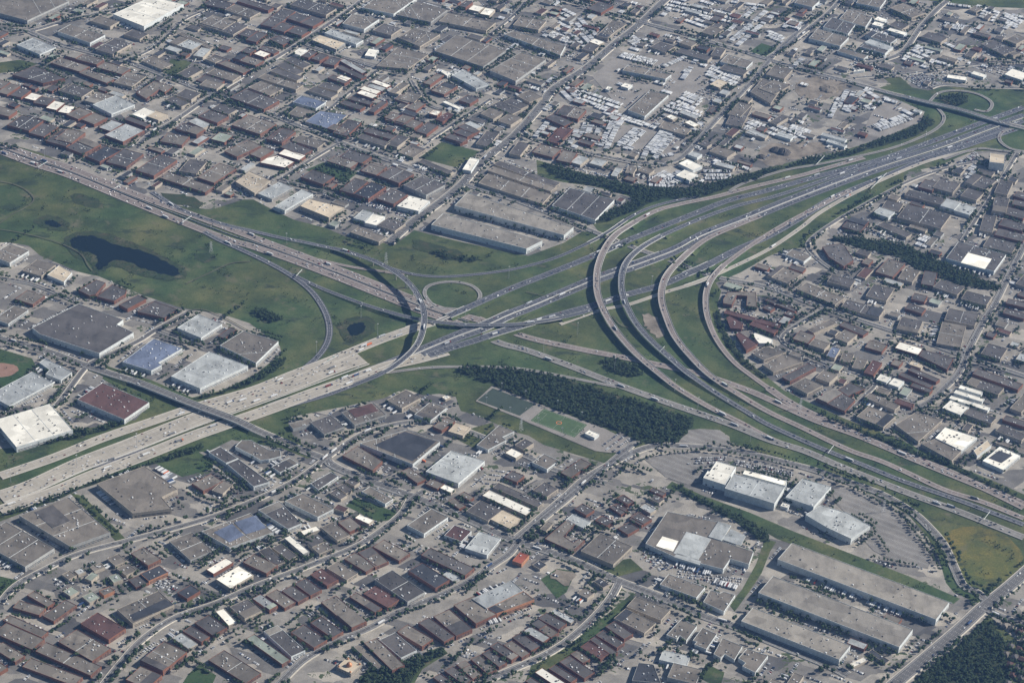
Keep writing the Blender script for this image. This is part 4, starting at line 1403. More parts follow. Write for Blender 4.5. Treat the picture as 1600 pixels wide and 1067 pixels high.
# ---------------------------------------------------------------- buildings
BL = []; last = None
for ln, ox, oy, s in parse(BLD):
    a = ln.split(); c = a[0]; v = list(map(float, a[1:])); P = [(ox+v[i]/s, oy+v[i+1]/s) for i in range(0, len(v), 2)]
    if c[0] == '+': last['subs'].append((c[1], float(c[2:]), P)); continue
    last = dict(r=c[0], w=c[1], h=float(c[2:]), px=P, subs=[]); BL.append(last)
def area(P): return .5*sum(P[i][0]*P[(i+1) % len(P)][1]-P[(i+1) % len(P)][0]*P[i][1] for i in range(len(P)))
def rectify(P, h):
    W_ = [np.array(at(x, y, h)[:2]) for x, y in P]
    if len(W_) == 3:
        a = W_[0]-W_[1]; b = W_[2]-W_[1]
        an = math.atan2(a[1], a[0]); bn = math.atan2(b[1], b[0]); df = (bn-an+math.pi) % (2*math.pi)-math.pi
        e = abs(df)-math.pi/2; s = 1 if df > 0 else -1
        if abs(e) < math.radians(32):
            ra, rb = s*e/2, -s*e/2
            R = lambda v, t: np.array([v[0]*math.cos(t)-v[1]*math.sin(t), v[0]*math.sin(t)+v[1]*math.cos(t)])
            a, b = R(a, ra), R(b, rb)
        W_ = [W_[1]+a, W_[1], W_[1]+b, W_[1]+a+b]
    if area(W_) < 0: W_ = W_[::-1]
    return W_
def inset(P, d):
    n = len(P); out = []
    for i in range(n):
        a, b, c = P[i-1], P[i], P[(i+1) % n]; e1 = (b-a)/(np.hypot(*(b-a))+1e-9); e2 = (c-b)/(np.hypot(*(c-b))+1e-9)
        n1 = np.array([-e1[1], e1[0]]); n2 = np.array([-e2[1], e2[0]]); k = 1+n1.dot(n2)
        out.append(b+(n1+n2)*d/max(k, .35))
    return out
for i, b in enumerate(BL):
    b['h'] = b['h']*(1.15 if b['h'] < 20 else 1)+.05*(i % 9); b['P'] = rectify(b['px'], b['h']+.5); b['A'] = area(b['P']); b['c'] = sum(b['P'])/len(b['P'])
    b['d'] = math.hypot(b['c'][0], b['c'][1]+Y0)
ux = [pix((b['c'][0], b['c'][1], 0)) for b in BL]
for b, u in zip(BL, ux): b['vis'] = -20 < u[0] < 1620 and -15 < u[1] < 1085
BL = [b for b in BL if b['vis']]
BL.sort(key=lambda b: -b['A']/b['d']**2)
def wall_geo(P, h, z0=0):
    n = len(P); Q = inset(P, .45); top = h+.7; V = [(p[0], p[1], z0) for p in P]+[(p[0], p[1], top) for p in P]+[(q[0], q[1], top) for q in Q]+[(q[0], q[1], h-.3) for q in Q]
    F = []
    for i in range(n):
        j = (i+1) % n
        for k in range(3): F.append([k*n+i, k*n+j, (k+1)*n+j, (k+1)*n+i])
    return np.array(V), np.array(F), Q
UN = MB(); UN.box(-1, 1, -1, 1, 0, 1, tx=.12, ty=.12); UN.box(-.55, .1, -.5, .3, 1, 1.35)
UNM = {k: UN.mesh('rooftop_unit', [MAT[k]]) for k in ('unitwhite', 'unitdark')}
def oriented(x, y, z, ax, sx, sy, sz): return Matrix(((ax[0]*sx, -ax[1]*sy, 0, x), (ax[1]*sx, ax[0]*sy, 0, y), (0, 0, sz, z), (0, 0, 0, 1)))
def inside(P, x, y):
    r = False; n = len(P)
    for i in range(n):
        ax, ay = P[i][:2]; bx, by = P[(i+1) % n][:2]
        if (ay > y) != (by > y) and x < (bx-ax)*(y-ay)/(by-ay)+ax: r = not r
    return r
RD = {'s': 'pale brownish-roofed', 'g': 'brownish-grey-roofed', 'd': 'dark grey-roofed', 'k': 'blackish-roofed', 'w': 'cream-white-roofed', 'l': 'pale grey-roofed', 'b': 'blue-roofed', 'r': 'maroon-roofed', 't': 'tan-roofed', 'c': 'greenish-grey-roofed', 'R': 'orange-red-roofed'}
small = {}
for bi, b in enumerate(BL):
    P, h, A = b['P'], b['h'], b['A']; n = len(P); raster(P, 4)
    b['ed'] = [(P[i], P[(i+1) % n]) for i in range(n)]
    ax = max(b['ed'], key=lambda e: np.hypot(*(e[1]-e[0]))); ax = (ax[1]-ax[0]); Lx = np.hypot(*ax); ax = ax/Lx; b['ax'] = ax
    Vw, Fw, Q = wall_geo(P, h)
    if bi >= 300:
        k = ('wall_'+b['w']); small.setdefault(k, MB()).add(Vw, Fw)
        small.setdefault('roof_'+b['r'], []) if False else None
        small.setdefault('R'+b['r'], []).append([(q[0], q[1], h) for q in Q])
        for _ in range(rnd.randint(1, 3)):
            x = b['c'][0]+rnd.uniform(-.25, .25)*Lx*ax[0]; y = b['c'][1]+rnd.uniform(-.25, .25)*Lx*ax[1]
            small.setdefault('unitwhite', MB()).box(x-1.2, x+1.2, y-1.2, y+1.2, h, h+1.3)
        continue
    c = b['c']; e = empty('warehouse' if A > 5000 else 'industrial_building', (c[0], c[1], 0)); b['obj'] = e
    off = np.array([c[0], c[1], 0])
    obj('wall', mesh_np('wall', Vw-off, Fw, [MAT['wall_'+b['w']]]), e)
    if b['r'] == 'R':
        V = [(q[0]-c[0], q[1]-c[1], h) for q in inset(P, -.6)]; Lh = Lx*.22
        V += [(ax[0]*Lh, ax[1]*Lh, h+4.5), (-ax[0]*Lh, -ax[1]*Lh, h+4.5)]
        k0 = max(range(n), key=lambda i: (V[i][0]*ax[0]+V[i][1]*ax[1])+(V[(i+1) % n][0]*ax[0]+V[(i+1) % n][1]*ax[1])) if n == 4 else 0
        if n == 4:
            i0, i1, i2, i3 = k0, (k0+1) % 4, (k0+2) % 4, (k0+3) % 4
            F = [[i0, i1, 4], [i1, i2, 5, 4], [i2, i3, 5], [i3, i0, 4, 5], [3, 2, 1, 0]]
        else: F = [[i, (i+1) % n, n] for i in range(n)]
        obj('roof', mesh_np('roof', V, F, [MAT['roof_R']]), e)
    else:
        rf = obj('roof', mesh_np('roof', [(q[0]-c[0], q[1]-c[1], h) for q in Q], [list(range(n))], [MAT['roof_'+b['r']]]), e)
    avoid = []
    if n == 4 and 700 < A < 3600 and not b['subs'] and b['r'] in 'gdl' and h < 20 and rnd.random() < .42:    # a higher or re-roofed bay at one end
        u0, u1 = (0, rnd.uniform(.2, .5)) if rnd.random() < .5 else (rnd.uniform(.5, .8), 1)
        i0 = max(range(4), key=lambda i: np.hypot(*(P[(i+1) % 4]-P[i]))); p0, p1, p2, p3 = (P[(i0+k) % 4] for k in range(4))
        S_ = inset([p0+(p1-p0)*u0, p0+(p1-p0)*u1, p3+(p2-p3)*u1, p3+(p2-p3)*u0], 1.1); dh = rnd.choice([.35, .5, 1.2, 2.0])
        mb = MB(); mb.add([(q[0]-c[0], q[1]-c[1], z) for z in (h-.1, h+dh) for q in (S_[0], S_[3], S_[2], S_[1])], BOXF)
        me = mb.mesh('raised_roof', [MAT['wall_'+b['w']], MAT['roof_'+rnd.choice({'l': 'lgc'}.get(b['r'], 'gddgks'))]]); me.polygons[1].material_index = 1
        obj('raised_roof', me, e); avoid.append(S_)
    for k, hh, pp in b['subs']:
        SP = rectify(pp, hh+.5); sc_ = sum(SP)/len(SP); low = h+(.25 if k == 'b' or k == 'k' else .05)
        Vs, Fs, Qs = wall_geo(SP, max(hh, h+.7) if k not in 'bk' else h+.25, h-.2)
        s_ = obj('raised_roof' if k not in 'bk' else 'solar_array', mesh_np('raised_roof', [(q[0]-c[0], q[1]-c[1], (max(hh, h+.7) if k not in 'bk' else h+.45)) for q in SP], [list(range(len(SP)))], [MAT['roof_'+k]]), e)
        if k not in 'bk': obj('roof_edge', mesh_np('roof_edge', Vs-off-np.array([0, 0, .75]), Fs, [MAT['wall_'+b['w']]]), s_)
        avoid.append(SP)
    if b['r'] != 'R':
        nu = int(min(22, max(3, A/260))); pick = []
        for _ in range(nu*6):
            x = c[0]+rnd.uniform(-.5, .5)*Lx*ax[0]-rnd.uniform(-.4, .4)*Lx*ax[1]; y = c[1]+rnd.uniform(-.5, .5)*Lx*ax[1]+rnd.uniform(-.4, .4)*Lx*ax[0]
            if len(pick) < nu and inside(inset(P, 3.5), x, y) and not any(inside(s_, x, y) for s_ in avoid): pick.append((x, y))
        for x, y in pick:
            u = obj('rooftop_unit', UNM['unitwhite' if rnd.random() < .62 and b['r'] != 'w' else 'unitdark'], e)
            s_ = rnd.choice([.6, .8, 1.0, 1.3, 1.8]); u.matrix_local = oriented(x-c[0], y-c[1], h+.01, ax, s_, s_*.75, 1.4)
        if A > 3500 and b['r'] in 'gdlwt' and n <= 5:     # raised roof joints of the big sheds
            for f in ((.34, .67) if A > 9000 else (.5,)):
                ed = sorted(b['ed'], key=lambda q: -np.hypot(*(q[1]-q[0])))[:2]; p0 = ed[0][0]+(ed[0][1]-ed[0][0])*f; p1 = ed[1][0]+(ed[1][1]-ed[1][0])*(1-f)
                d = (p1-p0)/np.hypot(*(p1-p0)); p0 = p0+d*.6; p1 = p1-d*.6; q = np.array([-d[1], d[0]])*.35
                K = [(p[0]+s_*q[0]-c[0], p[1]+s_*q[1]-c[1], z) for z in (h, h+.35) for p, s_ in ((p0, -1), (p0, 1), (p1, 1), (p1, -1))]
                obj('roof_joint', mesh_np('roof_joint', K, BOXF, [MAT['wall_W']]), e)
    # windows and doors on the walls that face the viewer's side
    np_ = 0
    for p, q in b['ed']:
        d = q-p; L = np.hypot(*d); d = d/L; nn = np.array([d[1], -d[0]])
        if nn[1] > .25 or L < 14: continue
        m_ = MB()
        office = nn[0] > 0
        if office or b['w'] in 'BO':
            rows = 3 if h > 20 else (2 if h > 6.5 and office else 1)
            if h > 20: rows = 7
            for r_ in range(rows):
                z = 1.0+r_*3.1
                P0 = p+d*3.0+nn*.06; P1 = p+d*(L-3.0)+nn*.06
                mb2 = MB(); mb2.add([(P_[0]+nn[0]*t_-c[0], P_[1]+nn[1]*t_-c[1], zz) for zz in (z, z+1.5) for P_, t_ in ((P0, -.2), (P0, 0), (P1, 0), (P1, -.2))], BOXF)
                obj('window_band', mb2.mesh('window_band', [MAT['bandglass']]), e)
        if b['w'] in 'WGT' and not office and np_ < 8:
            a0 = 6.
            while a0 < L-8 and np_ < 9:
                if rnd.random() < .6:
                    P0 = p+d*a0+nn*.08; P1 = P0+d*3.6
                    K = [(P_[0]+nn[0]*t_-c[0], P_[1]+nn[1]*t_-c[1], zz) for zz in (.9, 4.3) for P_, t_ in ((P0, -.3), (P0, 0), (P1, 0), (P1, -.3))]
                    obj('loading_door', mesh_np('loading_door', K, BOXF, [MAT['unitwhite' if rnd.random() < .6 else 'unitdark']]), e); np_ += 1
                a0 += 11+rnd.random()*L*.1
    sz = 'huge' if A > 14000 else 'large' if A > 6000 else 'mid-sized' if A > 2500 else 'small'
    wc = {'B': 'brick', 'O': 'orange brick', 'W': 'white-walled', 'G': 'grey-walled', 'T': 'beige-walled'}[b['w']]
    shp = 'angular ' if n > 4 else ''
    if h > 20: ds = 'tall tan multistorey hotel with window rows'
    else: ds = '%s %s %s%s %s' % (sz, RD[b['r']], wc, (' ' + shp.strip()) if shp else '', 'warehouse' if A > 5000 else 'building')
    thing(e, ds, 'warehouse' if A > 5000 else 'building', 'industrial and commercial buildings', (c[0], c[1], 0))
# small sheds and shops between the traced ones
NI = 0
for _ in range(9000):
    if NI >= 260: break
    qx, qy = rnd.uniform(0, 1600), rnd.uniform(0, 1067)
    if not (qy < 330 or (qx > 1130 and qy < 720)) and rnd.random() < .96: continue
    x, y, _z = at(qx, qy); a = math.radians(-29 if rnd.random() < .5 else 61); lx, ly = rnd.uniform(9, 24), rnd.uniform(6, 12); ca, sa = math.cos(a), math.sin(a)
    if any(occ(x+ca*u*(lx+5)-sa*v*(ly+5), y+sa*u*(lx+5)+ca*v*(ly+5)) != 0 for u in (-1, -.5, 0, .5, 1) for v in (-1, 0, 1)): continue
    P = [np.array([x+ca*u*lx-sa*v*ly, y+sa*u*lx+ca*v*ly]) for u, v in ((-1, -1), (1, -1), (1, 1), (-1, 1))]
    hh = rnd.uniform(4.5, 7); Vw, Fw, Q = wall_geo(P, hh); raster(P, 4); NI += 1
    small.setdefault('wall_'+rnd.choice('BTGTB'), MB()).add(Vw, Fw); small.setdefault('R'+rnd.choice('ggddlkcr'), []).append([(q[0], q[1], hh) for q in Q])
    BL.append(dict(P=P, ed=[(P[i], P[(i+1) % 4]) for i in range(4)], w='B', c=sum(P)/4))
# the smallest remaining buildings beyond the first 300
sv_, sf_, si_, mats_ = [], [], [], []; nv = 0
for k, v in list(small.items()):
    if isinstance(v, MB):
        V, F, _ = v.arrays(); mats_.append(MAT[k]); sv_ += V.tolist(); sf_ += (F+nv).tolist(); si_ += [len(mats_)-1]*len(F); nv += len(V)
    else:
        mats_.append(MAT['roof_'+k[1]])
        for poly in v: sv_ += poly; sf_.append(list(range(nv, nv+len(poly)))); si_.append(len(mats_)-1); nv += len(poly)
if sv_:
    o = obj('small_buildings', mesh_np('small_buildings', sv_, sf_, mats_, si_)); o['kind'] = 'stuff'
    o['label'] = 'small far industrial buildings between the larger ones'; o['category'] = 'buildings'
# solar panels etc are parts above; sports fields
def px_poly(v): return [at(v[i], v[i+1]) for i in range(0, len(v), 2)]
for nm, v, mt, z in (('gravel_surround', [743,627, 769,603, 838,630, 850,634, 920,661, 945,670, 980,688, 975,700, 955,708, 930,705, 895,690, 826,661, 812,654], 'yard', 1.0),):
    sheet(nm, px_poly(v), z, MAT[mt])
def field(v, mt, desc, marks):
    P = [Vector(p) for p in px_poly(v)]; c = sum(P, Vector())/4; e = empty('sports_field', (c[0], c[1], 0))
    obj('turf', mesh_np('turf', [(p[0]-c[0], p[1]-c[1], 1.05) for p in P], [[3,2,1,0]], [MAT[mt]]), e)
    Q = lambda u, w_: (P[0]*(1-u)*(1-w_)+P[1]*u*(1-w_)+P[2]*u*w_+P[3]*(1-u)*w_)-c
    mb = MB()
    def seg(u0, v0, u1, v1, t=.09):
        a, b = Q(u0, v0), Q(u1, v1); d = (b-a).normalized(); q = Vector((-d.y, d.x, 0))*t
        mb.add([(k.x, k.y, 1.07) for k in (a-q, b-q, b+q, a+q)], [[0,1,2,3]])
    if marks:
        for s_ in ((.03,.05,.97,.05), (.97,.05,.97,.95), (.97,.95,.03,.95), (.03,.95,.03,.05), (.5,.05,.5,.95), (.03,.25,.15,.25), (.15,.25,.15,.75), (.15,.75,.03,.75), (.97,.25,.85,.25), (.85,.25,.85,.75), (.85,.75,.97,.75)): seg(*s_)
        obj('field_lines', mb.mesh('field_lines', [MAT['line']]), e)
        V = []; 
        for i in range(24):
            for r_ in (4.6, 6.0): V.append((r_*math.cos(i*math.pi/12), r_*math.sin(i*math.pi/12), 1.09))
        obj('centre_ring', mesh_np('centre_ring', V, np.array([[2*i, 2*i+1, (2*i+3) % 48, (2*i+2) % 48] for i in range(24)]), [MAT['ring']]), e)
    for s_ in (0, 1):
        a, b = Q(.035+.93*s_, .44), Q(.035+.93*s_, .56); mb = MB()
        for p in (a, b): mb.bar((p.x, p.y, 1), (p.x, p.y, 3.5), .12)
        mb.bar((a.x, a.y, 3.5), (b.x, b.y, 3.5), .12); obj('goal', mb.mesh('goal', [MAT['line']]), e)
    raster(P, 2); e['label'] = desc; e['category'] = 'sports field'
field([850,639, 917.5,664, 897.5,684, 828.8,657.5], 'field', 'bright green artificial sports field with an orange centre ring', True)
field([770,607, 836,632, 812,650, 746,626], 'fielddark', 'dull dark green sports field beside the woods, left of the bright one', False)
# orange-domed temple
def temple():
    P = rectify([(525, 1041), (543, 1027), (566, 1037)], 8); c = sum(P)/4; e = empty('temple', (c[0], c[1], 0)); off = np.array([c[0], c[1], 0])
    V, F, Q = wall_geo(P, 8); obj('wall', mesh_np('wall', V-off, F, [MAT['wall_T']]), e)
    obj('roof', mesh_np('roof', [(q[0]-c[0], q[1]-c[1], 8) for q in Q], [[0,1,2,3]], [MAT['roof_t']]), e)
    def dome(x, y, z, r, col='gold', drum=2.):
        V = []; F = []; n, k = 16, 6
        prof = [(r*.95, 0), (r*.95, drum)]+[(r*math.cos(t)*(1.06 if t < .6 else 1), drum+r*1.05*math.sin(t)) for t in np.linspace(.05, 1.45, k)]+[(.12*r, drum+r*1.2), (.03*r, drum+r*1.6)]
        for rr, zz in prof:
            for i in range(n): V.append((x+rr*math.cos(i*2*math.pi/n), y+rr*math.sin(i*2*math.pi/n), z+zz))
        m_ = len(prof); F = [[j*n+i, j*n+(i+1) % n, (j+1)*n+(i+1) % n, (j+1)*n+i] for j in range(m_-1) for i in range(n)]
        obj('dome', mesh_np('dome', V, F, [MAT[col]]), e)
    dome(0, 0, 8, 5.2)
    a = (P[1]-P[0]); b_ = (P[3]-P[0])
    for s1, s2 in ((-.42,-.4), (.42,-.4), (.42,.4), (-.42,.4)):
        q = a*s1+b_*s2; dome(q[0], q[1], 8, 1.7, 'gold', 1.6)
    for (p, q) in ((P[i], P[(i+1) % 4]) for i in range(4)):
        d = q-p; L = np.hypot(*d); d = d/L; nn = np.array([d[1], -d[0]]); a0 = 2
        while a0+1.6 < L-1:
            for z in (1, 4.6):
                m_ = MB(); P0 = p+d*a0+nn*.05; P1 = P0+d*1.7
                m_.add([(P_[0]+nn[0]*t_-c[0], P_[1]+nn[1]*t_-c[1], zz) for zz in (z, z+2.3) for P_, t_ in ((P0, -.2), (P0, 0), (P1, 0), (P1, -.2))], BOXF)
                obj('window', m_.mesh('window', [MAT['glass']]), e)
            a0 += 3.4
    e['label'] = 'beige temple with copper-orange domes in its own parking lot'; e['category'] = 'temple'; raster(P, 4)
temple()
# dirt mounds
for mx, my, mr, mh in ((1213, 236, 17, 9), (1224, 239, 19, 11), (1190, 246, 12, 6), (1295, 140, 26, 8)):
    c = at(mx, my); n = 20; V = []; F = []
    for j, (rr, zz) in enumerate(((1, 0), (.8, .35), (.5, .75), (.22, .97), (.02, 1))):
        for i in range(n):
            k = rnd.uniform(.88, 1.12); V.append((mr*rr*k*math.cos(i*2*math.pi/n), mr*rr*k*math.sin(i*2*math.pi/n), zz*mh*rnd.uniform(.92, 1.08)+(1 if zz else 0)))
    F = [[j*n+i, j*n+(i+1) % n, (j+1)*n+(i+1) % n, (j+1)*n+i] for j in range(4) for i in range(n)]
    struct(obj('earth_mound', mesh_np('earth_mound', V, F, [MAT['spoil'] if mx != 1295 else MAT['soil']]), loc=c)); raster([(c[0]-mr, c[1]-mr), (c[0]+mr, c[1]-mr), (c[0]+mr, c[1]+mr), (c[0]-mr, c[1]+mr)], 4)
# ---------------------------------------------------------------- poles, masts, gantries, pylons
def mast(px, py, h=32):
    x, y, _ = at(px, py); e = empty('light_mast', (x, y, 0)); mb = MB(); mb.cyl(0, 0, 0, h, .45, .22, 8); obj('pole', mb.mesh('pole', [MAT['metal']]), e)
    mb = MB(); mb.cyl(0, 0, h-1, h-.4, .9, .9, 8)
    for k in range(8): a = k*math.pi/4; mb.bar((math.cos(a)*.6, math.sin(a)*.6, h-.8), (math.cos(a)*1.9, math.sin(a)*1.9, h-1.1), .25)
    obj('lamp_ring', mb.mesh('lamp_ring', [MAT['unitwhite']]), e)
    thing(e, 'tall grey highway light mast', 'light mast', 'high light masts round the interchange', (x, y, 0))
for q in ((120.5,731), (214,697), (17,754), (448,383), (494.5,553), (564,497), (590,525), (560,592), (636,450), (795,435), (902,523), (849,550), (960,578), (1054,612), (876,391), (936,444), (1018,450), (1180,560), (1240,455), (980,705), (1090,640), (1172,690), (1433,712), (1567,770), (1390,255), (70,250), (250,322), (330,372), (727,505), (1445,223), (1520,205)): mast(*q)
def flood(px, py):
    x, y, _ = at(px, py); e = empty('floodlight_pole', (x, y, 0)); mb = MB(); mb.cyl(0, 0, 0, 18, .28, .18, 6); obj('pole', mb.mesh('pole', [MAT['metal']]), e)
    mb = MB(); mb.box(-1.8, 1.8, -.3, .3, 17, 19); obj('lamp_head', mb.mesh('lamp_head', [MAT['unitwhite']]), e)
    thing(e, 'slim pole with a white floodlight head', 'floodlight', 'floodlights of the sports fields', (x, y, 0))
for q in ((760,632), (797,648), (821,622), (871,637), (909,655), (878,680), (841,664), (784,610)): flood(*q)
def pylon(px, py, h=30):
    x, y, _ = at(px, py); mb = MB(); mb2 = MB()
    for sx in (-1, 1):
        for sy in (-1, 1): mb.bar((sx*3.2, sy*3.2, 0), (sx*.5, sy*.5, h), .16)
    for k in range(6):
        z0, z1 = k*h/6, (k+1)*h/6; r0 = 3.2-2.7*z0/h; r1 = 3.2-2.7*z1/h
        for s_ in (-1, 1): mb.bar((-r0, s_*r0, z0), (r1, s_*r1, z1), .1); mb.bar((s_*r0, -r0, z0), (s_*r1, r1, z1), .1)
    e = empty('pylon', (x, y, 0), .9); obj('lattice_tower', mb.mesh('lattice_tower', [MAT['metal']]), e); 
    for z, w_ in ((h*.62, 6), (h*.78, 5), (h*.93, 4)): mb2 = MB(); mb2.bar((-w_, 0, z), (w_, 0, z), .2); obj('crossarm', mb2.mesh('crossarm', [MAT['metal']]), e)
    thing(e, 'steel lattice power pylon', 'pylon', 'power pylons', (x, y, 0))
for q in ((985,718), (814,672), (603,412), (1250,640), (330,395), (1380,800)): pylon(*q)
def gantry(px, py, qx, qy):
    a, b = Vector(at(px, py)), Vector(at(qx, qy)); c = (a+b)/2; e = empty('sign_gantry', (c.x, c.y, 0)); a, b = a-c, b-c
    for p in (a, b): mb = MB(); mb.bar((p.x, p.y, 0), (p.x, p.y, 8.6), .35); obj('post', mb.mesh('post', [MAT['metal']]), e)
    mb = MB()
    for z in (7.6, 8.8): mb.bar((a.x, a.y, z), (b.x, b.y, z), .3)
    n = max(3, int((b-a).length/3))
    for k in range(n): u = a.lerp(b, k/n); w_ = a.lerp(b, (k+1)/n); mb.bar((u.x, u.y, 7.6 if k % 2 else 8.8), (w_.x, w_.y, 8.8 if k % 2 else 7.6), .15)
    obj('truss', mb.mesh('truss', [MAT['unitwhite']]), e)
    d = (b-a).normalized(); q = Vector((-d.y, d.x, 0))*.4
    for f in (.28, .66):
        u = a.lerp(b, f); w_ = a.lerp(b, f+.14); mb = MB(); mb.add([(p+q*s_+Vector((0, 0, z))) for z in (7.2, 10.2) for p, s_ in ((u, 1), (u, 1.6), (w_, 1.6), (w_, 1))], BOXF); obj('sign_panel', mb.mesh('sign_panel', [MAT['signgreen']]), e)
    thing(e, 'white truss sign gantry spanning highway lanes', 'sign gantry', 'sign gantries over the highways', (c.x, c.y, 0))
MAT['signgreen'] = plain('sign_green', (.02,.10,.06), .5)
for q in ((60,266,75,257), (178,300,190,293), (285,352,300,342), (463,436,472,426), (1293,713,1302,701), (1536,817,1546,804), (1275,262,1288,248), (1360,300,1385,275), (505,573,528,560), (1030,555,1038,546), (410,512,420,505)):
    if q[0] == 410: continue
    gantry(*q)
# ---------------------------------------------------------------- vehicles
def car_geo(L=4.6, Wd=1.85, H=1.5, van=False):
    mb = MB(); hl, hw = L/2, Wd/2
    mb.box(-hl, hl, -hw, hw, .32, .86, tx=.12, ty=.08, mi=0)
    if van: mb.box(-hl+.05, hl-1.0, -hw+.05, hw-.05, .86, 2.1, tx=.15, ty=.12, mi=0); mb.add([(hl-.95, -hw+.15, .95), (hl-.95, hw-.15, .95), (hl-1.12, hw-.25, 1.9), (hl-1.12, -hw+.25, 1.9)], [[0,1,2,3]], 1)
    else:
        mb.box(-hl+.55, hl-1.25, -hw+.12, hw-.12, .86, H-.06, tx=.5, ty=.16, mi=1)
        mb.box(-hl+1.02, hl-1.75, -hw+.27, hw-.27, H-.06, H, tx=.05, ty=.03, mi=0)
    for sx in (-hl*.62, hl*.62):
        for sy in (-1, 1): mb.box(sx-.32, sx+.32, sy*hw-.12, sy*hw+.06, 0, .64, tx=.14, mi=2)
    return mb.arrays()
CARG = [car_geo(), car_geo(4.9, 1.95, 1.75), car_geo(5.3, 2.0, 2.1, True)]
def xf(V, x, y, z, a):
    c, s = math.cos(a), math.sin(a); return np.stack([V[:,0]*c-V[:,1]*s+x, V[:,0]*s+V[:,1]*c+y, V[:,2]+z], 1)
CW = [c[2] for c in CARC]
VEH = []   # x,y,z,angle,geo,colour,where
def rcol(): return rnd.choices(range(len(CARC)), CW)[0]
NCAR = {}
TRUCKS = []
def elev(P, T, L, s):
    i = int(np.searchsorted(L, s))-1; i = max(0, min(len(P)-2, i)); t = (s-L[i])/max(1e-6, L[i+1]-L[i]); a, b = P[i], P[i+1]
    return [a[k]*(1-t)+b[k]*t for k in range(3)], T[i]
for r_i, (kind, t, w, P, T, L, Z) in enumerate(ROADS):
    hwy = kind in ('highway', 'ramp', 'flyover', 'loop_ramp')
    lanes = max(1, int((w-4.5)/3.7)) if hwy else 2
    idx = sum(1 for r in ROADS[:r_i] if r[0] == 'highway')
    gap = {'highway': 64, 'flyover': 85, 'ramp': 110, 'loop_ramp': 130, 'road': 110, 'avenue': 80, 'street': 260, 'path': 99999}[kind]
    for ln in range(lanes):
        u = (ln-(lanes-1)/2)*3.7; s = rnd.uniform(0, gap)
        fwd = 1
        if hwy:
            if kind == 'highway': fwd = 1 if idx in (2, 3, 5, 6, 8, 10, 11) else -1
        else:
            fwd = -1 if ln == 0 else 1; u = (-1 if ln else 1)*w*.22
        while s < L[-1]-8:
            p, d = elev(P, T, L, s); x, y = p[0]-d[1]*u, p[1]+d[0]*u; q = pix((x, y, p[2]))
            if -10 < q[0] < 1610 and -10 < q[1] < 1077:
                an = math.atan2(d[1]*fwd, d[0]*fwd)
                if kind in ('highway', 'ramp', 'flyover') and rnd.random() < .06 and 0 < ln+1: TRUCKS.append((x, y, p[2], an, kind)); s += 22
                elif kind in ('road', 'avenue') and rnd.random() < .05: TRUCKS.append((x, y, p[2], an, kind)); s += 20
                else: VEH.append((x, y, p[2]+.01, an, rnd.choices((0, 1, 2), (60, 30, 10))[0], rcol(), 'driving', kind))
            s += max(9, rnd.expovariate(1/gap))
TRAIL = []
def put_row(kd, p, q, perp):
    d = np.array([q[0]-p[0], q[1]-p[1]]); L = np.hypot(*d); d = d/L; step = 2.75 if kd == 'C' else 3.5; k = 0.; a = math.atan2(d[1], d[0])+math.pi/2*(1 if perp else -1)
    while k < L:
        x, y = p[0]+d[0]*k, p[1]+d[1]*k
        if rnd.random() < (.72 if kd == 'C' else .82) and occ(x, y) in (0, 2) and occ(x, y, PARK) == 0:
            if kd == 'C': VEH.append((x, y, 1.0 if occ(x, y) == 2 else .02, a+rnd.uniform(-.04, .04)+(math.pi if rnd.random() < .4 else 0), rnd.choices((0, 1, 2), (60, 30, 10))[0], rcol(), 'parked', 'lot'))
            else: TRAIL.append((x, y, 1.0 if occ(x, y) == 2 else .02, a+rnd.uniform(-.02, .02)))
        k += step
    if kd == 'T': raster_line([p, q], 7.5, 7, PARK)
    else: raster_line([p, q], 3, 7, PARK)
PARK = np.zeros((GM, GN), np.uint8)
for ln, ox, oy, s in parse(YARDS):
    a = ln.split(); v = list(map(float, a[1:7])); n = int(a[7]); p = [at(ox+v[i]/s, oy+v[i+1]/s) for i in (0, 2, 4)]
    rows = n if n == 1 else n+1
    for k in range(rows):
        f = k/max(1, rows-1) if rows > 1 else 0
        o_ = (np.array(p[2])-np.array(p[0]))*f if rows > 1 else np.zeros(3)
        put_row(a[0], np.array(p[0])+o_, np.array(p[1])+o_, rnd.random() < .5)
# rows of parked cars along the building fronts
for b in BL:
    for p, q in b['ed']:
        d = q-p; L = np.hypot(*d)
        if L < 20: continue
        d = d/L; nn = np.array([d[1], -d[0]])
        for off_, pr in ((7, .5), (19, .38)):
            if rnd.random() > pr: continue
            a0 = rnd.uniform(2, L*.3); a1 = rnd.uniform(L*.6, L-2); k = a0
            tr = b['w'] in 'WGT' and off_ == 7 and nn[0] < 0 and rnd.random() < .5
            while k < a1:
                x, y = p+d*k+nn*(off_+(4 if tr else 0)); 
                if occ(x, y) in (0, 2) and occ(x+nn[0]*3, y+nn[1]*3) in (0, 2) and occ(x-nn[0]*3, y-nn[1]*3) in (0, 2) and occ(x, y, PARK) == 0 and rnd.random() < (.45 if tr else .62):
                    an = math.atan2(nn[1], nn[0])+(math.pi if rnd.random() < .5 else 0)
                    zz = 1.0 if occ(x, y) == 2 else .02
                    if tr: TRAIL.append((x, y, zz, an))
                    else: VEH.append((x, y, zz, an+rnd.uniform(-.05, .05), rnd.choices((0, 1, 2), (60, 30, 10))[0], rcol(), 'parked', 'building'))
                k += 3.9 if tr else 2.8
            raster_line([p+d*a0+nn*off_, p+d*a1+nn*off_], 2.5, 7, PARK)
